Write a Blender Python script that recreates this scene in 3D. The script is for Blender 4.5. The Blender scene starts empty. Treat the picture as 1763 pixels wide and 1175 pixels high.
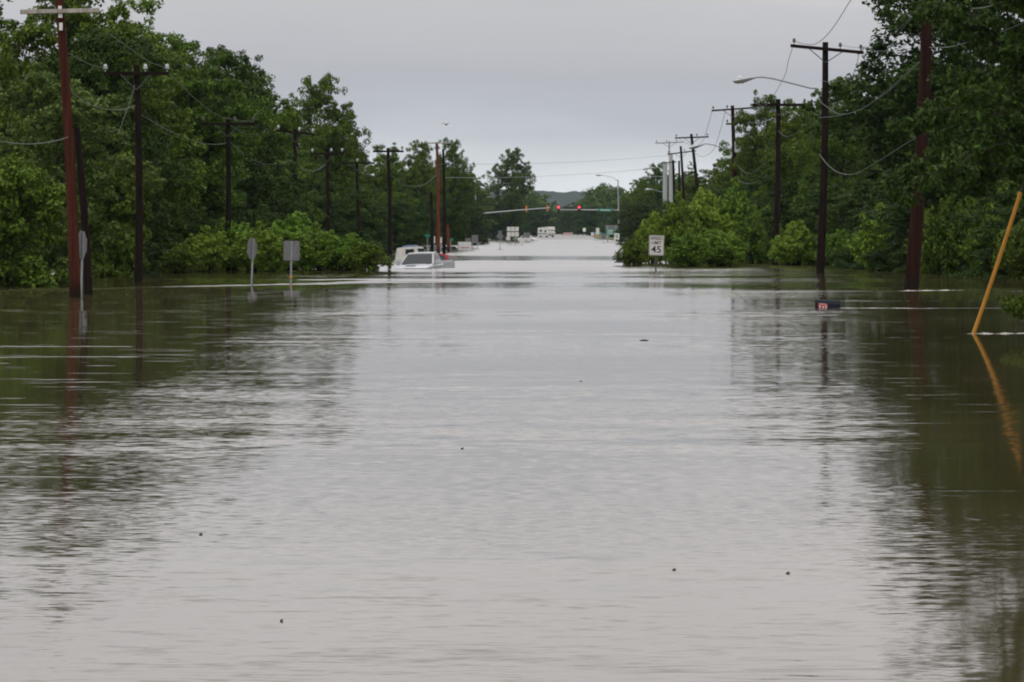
import bpy, math, random
import numpy as np
from mathutils import Vector, Matrix

S = bpy.context.scene
COL = S.collection
# ------------------------------------------------------------------ camera
F = 6000.0 / 1763.0          # focal length in picture widths
FP = 6000.0                  # the same in photograph pixels
CX, HZ, EYE = 881.5, 400.0, 1.9
cam_d = bpy.data.cameras.new('camera')
cam = bpy.data.objects.new('camera', cam_d)
COL.objects.link(cam)
cam.location = (0, 0, EYE)
cam.rotation_euler = (math.radians(90), 0, 0)
cam_d.sensor_width = 36
cam_d.lens = 36 * F
cam_d.shift_y = -(587.5 - HZ) / 1763.0
cam_d.clip_start = 0.5
cam_d.clip_end = 20000
S.camera = cam
# ------------------------------------------------------------------ world
SUN_EL, SUN_AZ = math.radians(58), math.radians(215)
W = bpy.data.worlds.new('World')
S.world = W
W.use_nodes = True
wt = W.node_tree
wt.nodes.clear()
def wn(kind, **kw):
    n = wt.nodes.new(kind)
    for k, v in kw.items():
        setattr(n, k, v)
    return n
w_out = wn('ShaderNodeOutputWorld')
w_bg = wn('ShaderNodeBackground')
w_bg.inputs['Strength'].default_value = 0.1
w_sky = wn('ShaderNodeTexSky', sky_type='NISHITA', sun_disc=False)
w_sky.sun_elevation = SUN_EL
w_sky.sun_rotation = SUN_AZ
w_sky.dust_density = 3.0
w_co = wn('ShaderNodeTexCoord')
w_sep = wn('ShaderNodeSeparateXYZ')
wt.links.new(w_co.outputs['Generated'], w_sep.inputs[0])
# overcast layer: brightness follows the elevation
w_map = wn('ShaderNodeMath', operation='POWER')
w_max = wn('ShaderNodeMath', operation='MAXIMUM')
wt.links.new(w_sep.outputs['Z'], w_max.inputs[0]); w_max.inputs[1].default_value = 0.0
wt.links.new(w_max.outputs[0], w_map.inputs[0]); w_map.inputs[1].default_value = 0.5
# soft cloud structure
w_mp = wn('ShaderNodeMapping'); w_mp.inputs['Scale'].default_value = (5, 5, 34)
wt.links.new(w_co.outputs['Generated'], w_mp.inputs[0])
w_no = wn('ShaderNodeTexNoise'); w_no.inputs['Scale'].default_value = 1.0
w_no.inputs['Detail'].default_value = 4; w_no.inputs['Roughness'].default_value = 0.5
wt.links.new(w_mp.outputs[0], w_no.inputs['Vector'])
w_ns = wn('ShaderNodeMath', operation='MULTIPLY_ADD')
wt.links.new(w_no.outputs['Fac'], w_ns.inputs[0]); w_ns.inputs[1].default_value = 0.10; w_ns.inputs[2].default_value = -0.05
w_ad = wn('ShaderNodeMath', operation='ADD')
wt.links.new(w_map.outputs[0], w_ad.inputs[0]); wt.links.new(w_ns.outputs[0], w_ad.inputs[1])
w_rp = wn('ShaderNodeValToRGB')
cr = w_rp.color_ramp
stops = [(0.0, (.90, .94, .95)), (0.120, (.86, .89, .905)), (0.15, (.70, .73, .755)), (0.18, (.52, .54, .59)), (0.205, (.49, .50, .54)),
         (0.26, (.58, .578, .60)), (0.30, (.82, .795, .81)), (0.355, (1.02, .98, .985)), (0.45, (.82, .80, .79)), (0.6, (.88, .865, .86)), (1.0, (1.2, 1.18, 1.19))]
cr.elements[0].position = stops[0][0]; cr.elements[0].color = (*stops[0][1], 1)
cr.elements[1].position = stops[-1][0]; cr.elements[1].color = (*stops[-1][1], 1)
for p, c in stops[1:-1]:
    e = cr.elements.new(p); e.color = (*c, 1)
wt.links.new(w_ad.outputs[0], w_rp.inputs[0])
w_sc = wn('ShaderNodeVectorMath', operation='SCALE')
w_sc.inputs['Scale'].default_value = 10.0
wt.links.new(w_rp.outputs[0], w_sc.inputs[0])
w_mix = wn('ShaderNodeMix', data_type='RGBA')
w_mix.inputs[0].default_value = 0.95
wt.links.new(w_sky.outputs[0], w_mix.inputs[6])
wt.links.new(w_sc.outputs[0], w_mix.inputs[7])
wt.links.new(w_mix.outputs[2], w_bg.inputs['Color'])
wt.links.new(w_bg.outputs[0], w_out.inputs['Surface'])
# ------------------------------------------------------------------ sun (overcast)
sun_d = bpy.data.lights.new('sun', 'SUN')
sun_d.energy = 0.7
sun_d.angle = math.radians(25)
sun_d.color = (1.0, 0.97, 0.92)
sun = bpy.data.objects.new('sun', sun_d)
COL.objects.link(sun)
sd = Vector((math.sin(SUN_AZ) * math.cos(SUN_EL), math.cos(SUN_AZ) * math.cos(SUN_EL), math.sin(SUN_EL)))
sun.rotation_euler = sd.to_track_quat('Z', 'Y').to_euler()
# ------------------------------------------------------------------ exposure, render
S.view_settings.view_transform = 'Standard'
S.view_settings.look = 'None'
S.view_settings.exposure = 0.0
S.view_settings.gamma = 1.0
S.cycles.max_bounces = 6
S.cycles.diffuse_bounces = 1
S.cycles.glossy_bounces = 3
S.cycles.transmission_bounces = 4
S.cycles.volume_bounces = 0
S.cycles.transparent_max_bounces = 6
S.cycles.caustics_reflective = False
S.cycles.caustics_refractive = False
S.cycles.pixel_filter_type = 'BLACKMAN_HARRIS'
S.cycles.filter_width = 2.0

# ================================================================== helpers
def at(px, py, Y):
    """the point seen at photograph pixel (px, py) at distance Y"""
    return Vector(((px - CX) * Y / FP, Y, EYE - (py - HZ) * Y / FP))
def lat(X, Y):
    return X - Y * 83.5 / FP
def tag(o, label=None, cat=None, group=None, kind=None):
    if label: o['label'] = label
    if cat: o['category'] = cat
    if group: o['group'] = group
    if kind: o['kind'] = kind
    return o
def thing(name, label, cat, loc=(0, 0, 0), rz=0.0, group=None):
    o = bpy.data.objects.new(name, None)
    o.empty_display_size = 0.3
    COL.objects.link(o)
    o.location = loc
    o.rotation_euler = (0, 0, rz)
    return tag(o, label, cat, group)

class MB:
    """collects shapes for one mesh"""
    def __init__(self):
        self.v = []; self.f = []; self.mi = []; self.cur = 0
    def add(self, vs, fs):
        b = len(self.v)
        self.v += [tuple(p) for p in vs]
        self.f += [tuple(i + b for i in q) for q in fs]
        self.mi += [self.cur] * len(fs)
        return self
    def box(self, c, s, rot=None, taper=None):
        hx, hy, hz = s[0] / 2, s[1] / 2, s[2] / 2
        tx, ty = taper or (1, 1)
        vs = [Vector((x * hx * (tx if z > 0 else 1), y * hy * (ty if z > 0 else 1), z * hz)) for z in (-1, 1) for y in (-1, 1) for x in (-1, 1)]
        if rot is not None:
            vs = [rot @ p for p in vs]
        vs = [p + Vector(c) for p in vs]
        return self.add(vs, [(0, 2, 3, 1), (4, 5, 7, 6), (0, 1, 5, 4), (2, 6, 7, 3), (0, 4, 6, 2), (1, 3, 7, 5)])
    def tube(self, pts, r, n=8, caps=True):
        pts = [Vector(p) for p in pts]
        rs = list(r) if hasattr(r, '__len__') else [r] * len(pts)
        vs, fs = [], []
        up = None
        for i, p in enumerate(pts):
            t = (pts[min(i + 1, len(pts) - 1)] - pts[max(i - 1, 0)])
            t = t.normalized() if t.length > 1e-9 else Vector((0, 0, 1))
            if up is None:
                up = t.orthogonal().normalized()
            up = (up - t * up.dot(t))
            up = up.normalized() if up.length > 1e-6 else t.orthogonal().normalized()
            b = t.cross(up)
            for k in range(n):
                a = 2 * math.pi * k / n
                vs.append(p + (up * math.cos(a) + b * math.sin(a)) * rs[i])
        for i in range(len(pts) - 1):
            for k in range(n):
                k2 = (k + 1) % n
                fs.append((i * n + k, i * n + k2, (i + 1) * n + k2, (i + 1) * n + k))
        if caps:
            fs.append(tuple(range(n))[::-1])
            fs.append(tuple((len(pts) - 1) * n + k for k in range(n)))
        return self.add(vs, fs)
    def lathe(self, c, prof, n=12, axis='Z'):
        """prof: list of (radius, height)"""
        vs, fs = [], []
        for r, h in prof:
            for k in range(n):
                a = 2 * math.pi * k / n
                x, y = r * math.cos(a), r * math.sin(a)
                p = {'Z': (x, y, h), 'Y': (x, h, y), 'X': (h, x, y)}[axis]
                vs.append(Vector(p) + Vector(c))
        for i in range(len(prof) - 1):
            for k in range(n):
                k2 = (k + 1) % n
                fs.append((i * n + k, i * n + k2, (i + 1) * n + k2, (i + 1) * n + k))
        fs.append(tuple(range(n))[::-1]); fs.append(tuple((len(prof) - 1) * n + k for k in range(n)))
        return self.add(vs, fs)
    def prism(self, poly, a, b, plane='XZ'):
        """polygon extruded between a and b along the missing axis"""
        n = len(poly)
        def P(u, v, w):
            return {'XZ': (u, w, v), 'YZ': (w, u, v), 'XY': (u, v, w)}[plane]
        vs = [P(u, v, a) for u, v in poly] + [P(u, v, b) for u, v in poly]
        fs = [tuple(range(n))[::-1], tuple(range(n, 2 * n))] + [(i, (i + 1) % n, n + (i + 1) % n, n + i) for i in range(n)]
        return self.add(vs, fs)
    def xform(self, M):
        self.v = [tuple(M @ Vector(p)) for p in self.v]
        return self
    def build(self, name, mat, parent=None, smooth=False, bevel=0.0):
        me = bpy.data.meshes.new(name)
        me.from_pydata(self.v, [], self.f)
        for m in (mat if isinstance(mat, (list, tuple)) else [mat]):
            me.materials.append(m)
        if any(self.mi):
            me.polygons.foreach_set('material_index', self.mi)
        import bmesh
        bm = bmesh.new(); bm.from_mesh(me)
        bmesh.ops.recalc_face_normals(bm, faces=bm.faces)
        if bevel > 0:
            bmesh.ops.bevel(bm, geom=[e for e in bm.edges if len(e.link_faces) == 2 and e.calc_face_angle(0) > 0.5], offset=bevel, segments=2, affect='EDGES', clamp_overlap=True)
        bm.to_mesh(me); bm.free()
        if smooth:
            me.polygons.foreach_set('use_smooth', [True] * len(me.polygons))
            try:
                me.set_sharp_from_angle(angle=math.radians(40))
            except Exception:
                pass
        me.update()
        o = bpy.data.objects.new(name, me)
        COL.objects.link(o)
        if parent is not None:
            o.parent = parent
        return o

def text_mesh(name, body, size, mat, parent, loc, rot=(math.pi / 2, 0, 0), depth=0.002, sx=1.0):
    cu = bpy.data.curves.new(name, 'FONT')
    cu.body = body; cu.size = size; cu.align_x = 'CENTER'; cu.align_y = 'CENTER'; cu.extrude = depth
    cu.offset = size * 0.012
    tmp = bpy.data.objects.new('tmp', cu)
    COL.objects.link(tmp)
    bpy.context.view_layer.update()
    me = bpy.data.meshes.new_from_object(tmp.evaluated_get(bpy.context.evaluated_depsgraph_get()))
    bpy.data.objects.remove(tmp)
    me.materials.clear(); me.materials.append(mat)
    o = bpy.data.objects.new(name, me)
    COL.objects.link(o)
    o.parent = parent; o.location = loc; o.rotation_euler = rot; o.scale = (sx, 1, 1)
    return o

# ------------------------------------------------------------------ materials
def nt(name):
    m = bpy.data.materials.new(name)
    m.use_nodes = True
    t = m.node_tree
    return m, t, t.nodes['Principled BSDF']
def solid(name, col, rough=0.6, metal=0.0, var=0.25, scale=6.0, stretch=(1, 1, 1), col2=None, bump=0.0):
    """a principled material mottled by noise in object space"""
    m, t, b = nt(name)
    co = t.nodes.new('ShaderNodeTexCoord')
    mp = t.nodes.new('ShaderNodeMapping'); mp.inputs['Scale'].default_value = stretch
    t.links.new(co.outputs['Object'], mp.inputs[0])
    no = t.nodes.new('ShaderNodeTexNoise'); no.inputs['Scale'].default_value = scale; no.inputs['Detail'].default_value = 5
    t.links.new(mp.outputs[0], no.inputs['Vector'])
    rp = t.nodes.new('ShaderNodeValToRGB')
    c2 = col2 or tuple(c * (1 - var) for c in col)
    rp.color_ramp.elements[0].position = 0.32; rp.color_ramp.elements[0].color = (*c2, 1)
    rp.color_ramp.elements[1].position = 0.68; rp.color_ramp.elements[1].color = (*tuple(min(1, c * (1 + var * .4)) for c in col), 1)
    t.links.new(no.outputs['Fac'], rp.inputs[0])
    t.links.new(rp.outputs[0], b.inputs['Base Color'])
    b.inputs['Roughness'].default_value = rough
    b.inputs['Metallic'].default_value = metal
    if bump:
        bp = t.nodes.new('ShaderNodeBump'); bp.inputs['Strength'].default_value = bump; bp.inputs['Distance'].default_value = 0.02
        t.links.new(no.outputs['Fac'], bp.inputs['Height']); t.links.new(bp.outputs[0], b.inputs['Normal'])
    return m
def wood(name, col, dark):
    m = solid(name, col, rough=0.9, scale=1.4, stretch=(7, 7, 0.35), col2=dark, bump=0.5)
    t = m.node_tree
    b = t.nodes['Principled BSDF']
    b.inputs['Specular IOR Level'].default_value = 0.1
    # mud and wet left by the flood on the lowest few hands of the wood
    co = next(n for n in t.nodes if n.type == 'TEX_COORD'); no = next(n for n in t.nodes if n.type == 'TEX_NOISE'); rp = next(n for n in t.nodes if n.type == 'VALTORGB')
    sp = t.nodes.new('ShaderNodeSeparateXYZ'); t.links.new(co.outputs['Object'], sp.inputs[0])
    ad = t.nodes.new('ShaderNodeMath'); ad.operation = 'MULTIPLY_ADD'; t.links.new(no.outputs['Fac'], ad.inputs[0]); ad.inputs[1].default_value = -.5; t.links.new(sp.outputs['Z'], ad.inputs[2])
    mr = t.nodes.new('ShaderNodeMapRange'); t.links.new(ad.outputs[0], mr.inputs[0])
    mr.inputs[1].default_value = -.05; mr.inputs[2].default_value = .30; mr.inputs[3].default_value = .8; mr.inputs[4].default_value = 0
    mx = t.nodes.new('ShaderNodeMix'); mx.data_type = 'RGBA'; t.links.new(mr.outputs[0], mx.inputs[0]); t.links.new(rp.outputs[0], mx.inputs[6]); mx.inputs[7].default_value = (.014, .010, .007, 1)
    t.links.new(mx.outputs[2], b.inputs['Base Color'])
    return m
def leaf_mat(name, c1, c2, c3, trans=0.22):
    m, t, b = nt(name)
    out = t.nodes['Material Output']
    geo = t.nodes.new('ShaderNodeNewGeometry')
    oi = t.nodes.new('ShaderNodeObjectInfo')
    rp = t.nodes.new('ShaderNodeValToRGB')
    e = rp.color_ramp.elements
    e[0].color = (*c1, 1); e[1].color = (*c3, 1); e[0].position = 0.05; e[1].position = 0.97
    k = e.new(0.5); k.color = (*c2, 1)
    t.links.new(geo.outputs['Random Per Island'], rp.inputs[0])
    hs = t.nodes.new('ShaderNodeHueSaturation')
    def rng(sock, lo, hi, mul):
        a = t.nodes.new('ShaderNodeMath'); a.operation = 'MULTIPLY'; a.inputs[1].default_value = mul
        t.links.new(oi.outputs['Random'], a.inputs[0])
        f = t.nodes.new('ShaderNodeMath'); f.operation = 'FRACT'; t.links.new(a.outputs[0], f.inputs[0])
        mr = t.nodes.new('ShaderNodeMapRange'); mr.inputs['To Min'].default_value = lo; mr.inputs['To Max'].default_value = hi
        t.links.new(f.outputs[0], mr.inputs[0]); t.links.new(mr.outputs[0], sock)
    rng(hs.inputs['Hue'], 0.485, 0.515, 7.3)
    rng(hs.inputs['Value'], 0.8, 1.25, 13.7)
    t.links.new(rp.outputs[0], hs.inputs['Color'])
    t.links.new(hs.outputs[0], b.inputs['Base Color'])
    b.inputs['Roughness'].default_value = 0.55
    b.inputs['Specular IOR Level'].default_value = 0.12
    tr = t.nodes.new('ShaderNodeBsdfTranslucent')
    mul = t.nodes.new('ShaderNodeMix'); mul.data_type = 'RGBA'; mul.blend_type = 'MULTIPLY'; mul.inputs[0].default_value = 1
    mul.inputs[7].default_value = (1.2, 1.25, 0.5, 1)
    t.links.new(hs.outputs[0], mul.inputs[6]); t.links.new(mul.outputs[2], tr.inputs['Color'])
    mx = t.nodes.new('ShaderNodeMixShader'); mx.inputs[0].default_value = trans
    t.links.new(b.outputs[0], mx.inputs[1]); t.links.new(tr.outputs[0], mx.inputs[2])
    t.links.new(mx.outputs[0], out.inputs['Surface'])
    return m

M = {}
M['leaf'] = leaf_mat('broad_leaf', (.037, .066, .008), (.078, .130, .013), (.142, .210, .024))
M['leaf_dark'] = leaf_mat('dark_leaf', (.018, .037, .006), (.036, .068, .010), (.068, .114, .017))  # dark leaves, with some shade of the woods' foot put into the colour
M['leaf_pale'] = leaf_mat('pale_leaf', (.050, .085, .018), (.078, .125, .026), (.11, .165, .036))
M['leaf_fresh'] = leaf_mat('shrub_leaf', (.080, .146, .014), (.134, .220, .021), (.20, .30, .040))
M['bark'] = wood('bark', (.060, .048, .036), (.022, .017, .013))
M['pole_dark'] = wood('creosoted_pole', (.020, .011, .009), (.007, .005, .0045))
M['pole_brown'] = wood('brown_pole', (.036, .013, .009), (.010, .005, .004))
M['pole_red'] = wood('red_pole', (.085, .025, .015), (.036, .012, .008))
M['pole_bright_red'] = wood('bright_red_pole', (.20, .055, .035), (.10, .028, .018))
M['arm_grey'] = wood('weathered_arm', (.46, .42, .38), (.30, .27, .24))
M['porcelain'] = solid('porcelain', (.55, .57, .58), 0.25, var=.1)
M['brown_glaze'] = solid('brown_glaze', (.10, .07, .06), 0.3)
M['galv'] = solid('galvanised_steel', (.36, .38, .40), 0.5, 0.35, var=.2, scale=8)
M['steel_pale'] = solid('pale_steel', (.50, .52, .53), 0.5, 0.2, var=.2, scale=5)
M['steel_dark'] = solid('dark_steel', (.09, .10, .11), 0.5, 0.4)
M['sign_back'] = solid('sign_back', (.21, .205, .215), 0.55, 0.2, var=.22, scale=5, stretch=(3, 1, 1))
M['sign_white'] = solid('sign_white', (.82, .81, .78), 0.45, var=.06)
M['sign_green'] = solid('sign_green', (.015, .26, .17), 0.45, var=.1)
M['sign_orange'] = solid('sign_orange', (.80, .28, .03), 0.5, var=.1)
M['sign_yellow'] = solid('sign_yellow', (.75, .42, .03), 0.5, var=.1)
M['sign_blue'] = solid('sign_blue', (.25, .33, .50), 0.5, var=.1)
M['ink'] = solid('black_ink', (.015, .015, .02), 0.6, var=.1)
M['wire'] = solid('wire', (.30, .31, .30), 0.5, 0.2, var=.1)
M['wire_mid'] = solid('grey_wire', (.15, .16, .15), 0.6, 0.1, var=.1)
M['wire_dim'] = solid('dim_wire', (.11, .12, .10), 0.6, 0.0, var=.1)
M['wire_dark'] = solid('dark_wire', (.07, .07, .075), 0.6, 0.0, var=.1)
M['guard'] = solid('yellow_plastic', (.62, .275, .018), 0.55, var=.2, scale=3, stretch=(8, 8, .8))
M['mailbox'] = solid('navy_enamel', (.012, .017, .030), 0.55, var=.3)
M['mailbox'].node_tree.nodes['Principled BSDF'].inputs['Specular IOR Level'].default_value = 0.2
M['red'] = solid('red_paint', (.55, .03, .03), 0.4, var=.12)
M['silver_paint'] = solid('silver_white_paint', (.62, .64, .67), 0.28, var=.1, scale=2)
M['white_paint'] = solid('white_car_paint', (.80, .80, .81), 0.25, var=.07, scale=2)
M['white_dirty'] = solid('white_worn_paint', (.70, .68, .64), 0.45, var=.18, scale=3)
M['grey_paint'] = solid('grey_car_paint', (.33, .35, .37), 0.3, var=.12)
M['red_car'] = solid('red_car_paint', (.42, .012, .03), 0.25, var=.12)
M['glass'] = solid('window_glass', (.018, .026, .026), 0.06, var=.2)
M['rubber'] = solid('rubber', (.015, .015, .015), 0.8)
M['chrome'] = solid('chrome', (.6, .6, .6), 0.2, 0.9, var=.1)
M['lamp_glass'] = solid('lamp_glass', (.62, .64, .62), 0.2, var=.08)
M['stick'] = wood('drift_wood', (.09, .06, .04), (.03, .02, .012))
M['transformer'] = solid('transformer_paint', (.55, .57, .58), 0.45, var=.12)
M['signal_yellow'] = solid('signal_housing', (.62, .20, .04), 0.5, var=.12)
M['feather'] = solid('dark_feathers', (.03, .03, .035), 0.8)
M['blue_tarp'] = solid('blue_tarpaulin', (.10, .14, .26), 0.6, var=.25)
def emit(name, col, s):
    m, t, b = nt(name)
    b.inputs['Base Color'].default_value = (*col, 1)
    b.inputs['Emission Color'].default_value = (*col, 1)
    b.inputs['Emission Strength'].default_value = s
    return m
M['red_lamp'] = emit('lit_red_lens', (1.0, .03, .06), 5.0)
M['dark_lens'] = solid('dark_lens', (.03, .02, .015), 0.3)

# ================================================================== setting
def grid(name, xs, ys, zf, mat, smooth=True):
    xs = np.asarray(xs, float); ys = np.asarray(ys, float)
    gx, gy = np.meshgrid(xs, ys)
    gz = zf(gx, gy)
    v = np.stack([gx, gy, gz], -1).reshape(-1, 3)
    nx, ny = len(xs), len(ys)
    i = np.arange(ny - 1)[:, None] * nx + np.arange(nx - 1)[None, :]
    f = np.stack([i, i + 1, i + nx + 1, i + nx], -1).reshape(-1, 4)
    me = bpy.data.meshes.new(name)
    me.from_pydata(v.tolist(), [], f.tolist())
    me.materials.append(mat)
    if smooth:
        me.polygons.foreach_set('use_smooth', [True] * len(me.polygons))
    o = bpy.data.objects.new(name, me)
    COL.objects.link(o)
    return o
GK_Y = [-400, 700, 800, 860, 900, 1000, 1200, 1500, 2500, 9000]
GK_Z = [-1.0, -1.0, -.6, -.25, .02, .45, .85, 1.2, 1.45, 1.5]
def ground_z(X, Y):
    base = np.interp(Y, GK_Y, GK_Z)
    l = np.abs(X - Y * 83.5 / FP)
    side = np.clip((l - 45) / 60, 0, 1); side = side * side * (3 - 2 * side) * 2.0
    return base + side + np.where(l > 14, .18 * np.sin(X * .21 + 1) * np.sin(Y * .17), 0)
def m_ground():
    m, t, b = nt('grass_ground')
    geo = t.nodes.new('ShaderNodeNewGeometry')
    no = t.nodes.new('ShaderNodeTexNoise'); no.inputs['Scale'].default_value = 0.6; no.inputs['Detail'].default_value = 8
    t.links.new(geo.outputs['Position'], no.inputs['Vector'])
    rp = t.nodes.new('ShaderNodeValToRGB')
    rp.color_ramp.elements[0].position = .3; rp.color_ramp.elements[0].color = (.045, .075, .02, 1)
    rp.color_ramp.elements[1].position = .7; rp.color_ramp.elements[1].color = (.12, .145, .05, 1)
    t.links.new(no.outputs['Fac'], rp.inputs[0]); t.links.new(rp.outputs[0], b.inputs['Base Color'])
    b.inputs['Roughness'].default_value = .95
    return m
M['ground'] = m_ground()
gx = sorted(set([-7000, -3000, -1500, -800, -400, -250] + list(range(-180, 181, 6)) + [250, 400, 800, 1500, 3000, 7000]))
gy = sorted(set([-400, -100] + list(range(0, 700, 25)) + list(range(700, 1501, 20)) + [1700, 2000, 2500, 3500, 5000, 9000] + GK_Y))
tag(grid('ground', gx, gy, ground_z, M['ground']), kind='structure')
# road that comes out of the water at the far end
road_m = solid('wet_asphalt', (.26, .25, .245), 0.45, var=.2, scale=.4)
ry = [y for y in gy if 700 <= y <= 2500]
v = []; f = []
for y in ry:
    ax = y * 83.5 / FP
    zz = float(np.interp(y, GK_Y, GK_Z)) + 0.03
    v += [(ax - 9.5, y, zz), (ax + 9.5, y, zz)]
for i in range(len(ry) - 1):
    f.append((2 * i, 2 * i + 1, 2 * i + 3, 2 * i + 2))
me = bpy.data.meshes.new('road'); me.from_pydata(v, [], f); me.materials.append(road_m)
o = bpy.data.objects.new('road', me); COL.objects.link(o); tag(o, kind='structure')

# ---- flood water: slope field gives the shading normal
def m_water():
    m, t, b = nt('muddy_water')
    L = t.links.new
    def N(kind, **kw):
        n = t.nodes.new(kind)
        for k, v in kw.items(): setattr(n, k, v)
        return n
    def val(x):
        return x
    def math_(op, a, bb=None, c=None, clamp=False):
        n = N('ShaderNodeMath', operation=op); n.use_clamp = clamp
        for i, x in enumerate((a, bb, c)):
            if x is None: continue
            if isinstance(x, (int, float)): n.inputs[i].default_value = x
            else: L(x, n.inputs[i])
        return n.outputs[0]
    geo = N('ShaderNodeNewGeometry')
    sp = N('ShaderNodeSeparateXYZ'); L(geo.outputs['Position'], sp.inputs[0])
    X, Y = sp.outputs['X'], sp.outputs['Y']
    def noise(sx, sy, detail=2, rough=.5, off=0.0, dist=0.0):
        mp = N('ShaderNodeMapping'); mp.inputs['Scale'].default_value = (sx, sy, 1); mp.inputs['Location'].default_value = (off, off * 1.7, off)
        L(geo.outputs['Position'], mp.inputs[0])
        n = N('ShaderNodeTexNoise', noise_dimensions='2D'); n.inputs['Scale'].default_value = 1; n.inputs['Detail'].default_value = detail
        n.inputs['Roughness'].default_value = rough; n.inputs['Distortion'].default_value = dist
        L(mp.outputs[0], n.inputs['Vector'])
        return n
    def slope(n, amp):
        a = N('ShaderNodeVectorMath', operation='SUBTRACT'); L(n.outputs['Color'], a.inputs[0]); a.inputs[1].default_value = (.5, .5, .5)
        s = N('ShaderNodeVectorMath', operation='SCALE'); L(a.outputs[0], s.inputs[0])
        if isinstance(amp, (int, float)): s.inputs['Scale'].default_value = amp
        else: L(amp, s.inputs['Scale'])
        return s.outputs[0]
    def vadd(a, c):
        n = N('ShaderNodeVectorMath', operation='ADD'); L(a, n.inputs[0]); L(c, n.inputs[1]); return n.outputs[0]
    def mapr(x, a, bb, c, d, smooth=True):
        n = N('ShaderNodeMapRange'); n.interpolation_type = 'SMOOTHSTEP' if smooth else 'LINEAR'
        L(x, n.inputs[0])
        for i, q in enumerate((a, bb, c, d)): n.inputs[1 + i].default_value = q
        return n.outputs[0]
    # wind patches and long calm strips
    patch = mapr(noise(.035, .09, 3, .55, 3.1).outputs['Fac'], .35, .65, .35, 1.25)
    strip = mapr(noise(.006, .11, 3, .6, 11.0).outputs['Fac'], .40, .60, .25, 1.2)
    bank = math_('MULTIPLY', mapr(math_('MULTIPLY_ADD', Y, -.088, X), .1, 1.1, 1.0, .24), mapr(X, -6.0, -3.4, .18, 1.0))
    amp = math_('MULTIPLY', math_('MULTIPLY', patch, strip), bank)
    fine = math_('MULTIPLY', patch, bank)
    glint = math_('MULTIPLY', mapr(noise(.45, 4.5, 3, .55, 41.0).outputs['Fac'], .66, .74, 0, .10), math_('MULTIPLY', mapr(Y, 20, 45, .3, 1.0), mapr(bank, .3, 1.0, .6, 1.0)))
    swell = slope(noise(.35, .9, 2, .5, 1.0), math_('MULTIPLY', amp, WAVES[0]))
    chop = slope(noise(1.9, 5.6, 3, .55, 5.0, .3), math_('MULTIPLY', amp, WAVES[1]))
    rip = slope(noise(5.5, 22.0, 3, .6, 9.0, .2), math_('MULTIPLY', fine, WAVES[2]))
    total = vadd(vadd(swell, chop), rip)
    # ridges where the current runs over the kerb and round the posts: (x0, x1, y0, tilt, half width, slope, fade)
    sy_total = None
    wob = math_('SUBTRACT', noise(.5, .05, 3, .6, 21.0).outputs['Fac'], .5)
    for (x0, x1, y0, tilt, w, a, fade, wv) in RIDGES:
        u = math_('SUBTRACT', Y, y0)
        u = math_('SUBTRACT', u, math_('MULTIPLY', math_('SUBTRACT', X, x0), tilt))
        u = math_('DIVIDE', math_('ADD', u, math_('MULTIPLY', wob, wv)), w)
        g = math_('EXPONENT', math_('MULTIPLY', math_('MULTIPLY', u, u), -1.0))
        mk = math_('MULTIPLY', mapr(X, x0 - fade, x0 + fade, 0, 1), mapr(X, x1 - fade, x1 + fade, 1, 0))
        s = math_('MULTIPLY', math_('MULTIPLY', g, mk), a)
        sy_total = s if sy_total is None else math_('ADD', sy_total, s)
    ts = N('ShaderNodeSeparateXYZ'); L(total, ts.inputs[0])
    sx = ts.outputs['X']
    # crests lean towards the near side, and more so on the open far reach
    raw = ts.outputs['Y']
    lean = math_('MULTIPLY', math_('ABSOLUTE', raw), .6)
    # reaches of ruffled and of calm water along the current
    yw = math_('DIVIDE', math_('MULTIPLY', Y, math_('MULTIPLY_ADD', wob, .035, 1.0)), 400.0, clamp=True)
    fc = N('ShaderNodeValToRGB')
    el = fc.color_ramp.elements
    for k, (yy, q) in enumerate(REACHES):
        e = el[k] if k < 2 else el.new(yy / 400)
        e.position = yy / 400; e.color = (q, q, q, 1)
    L(yw, fc.inputs[0])
    far = math_('MULTIPLY', fc.outputs[0], .041)
    sy = math_('SUBTRACT', math_('SUBTRACT', math_('ADD', raw, lean), math_('MULTIPLY', lean, 2.0)), math_('ADD', math_('ADD', sy_total, glint), far))
    cb = N('ShaderNodeCombineXYZ'); L(sx, cb.inputs[0]); L(sy, cb.inputs[1]); cb.inputs[2].default_value = 1.0
    nr = N('ShaderNodeVectorMath', operation='NORMALIZE'); L(cb.outputs[0], nr.inputs[0])
    L(nr.outputs[0], b.inputs['Normal'])
    rp = N('ShaderNodeValToRGB')
    rp.color_ramp.elements[0].position = .35; rp.color_ramp.elements[0].color = (.050, .041, .018, 1)
    rp.color_ramp.elements[1].position = .65; rp.color_ramp.elements[1].color = (.075, .060, .030, 1)
    L(noise(.05, .12, 4, .6, 2.0).outputs['Fac'], rp.inputs[0])
    L(rp.outputs[0], b.inputs['Base Color'])
    b.inputs['Roughness'].default_value = 0.04
    b.inputs['IOR'].default_value = 1.345
    return m
WAVES = (.05, .085, .13)
REACHES = [(0, 0), (400, .95), (25, .05), (60, .25), (95, .42), (112, .40), (117, .35), (120, .03), (130, .03), (134, .45), (142, .45), (145, .06), (149, .06), (152, .5), (156, .45), (158.5, .06), (164, .06),
           (170, .85), (228, .95), (238, .08), (272, .08), (288, .95)]
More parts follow.
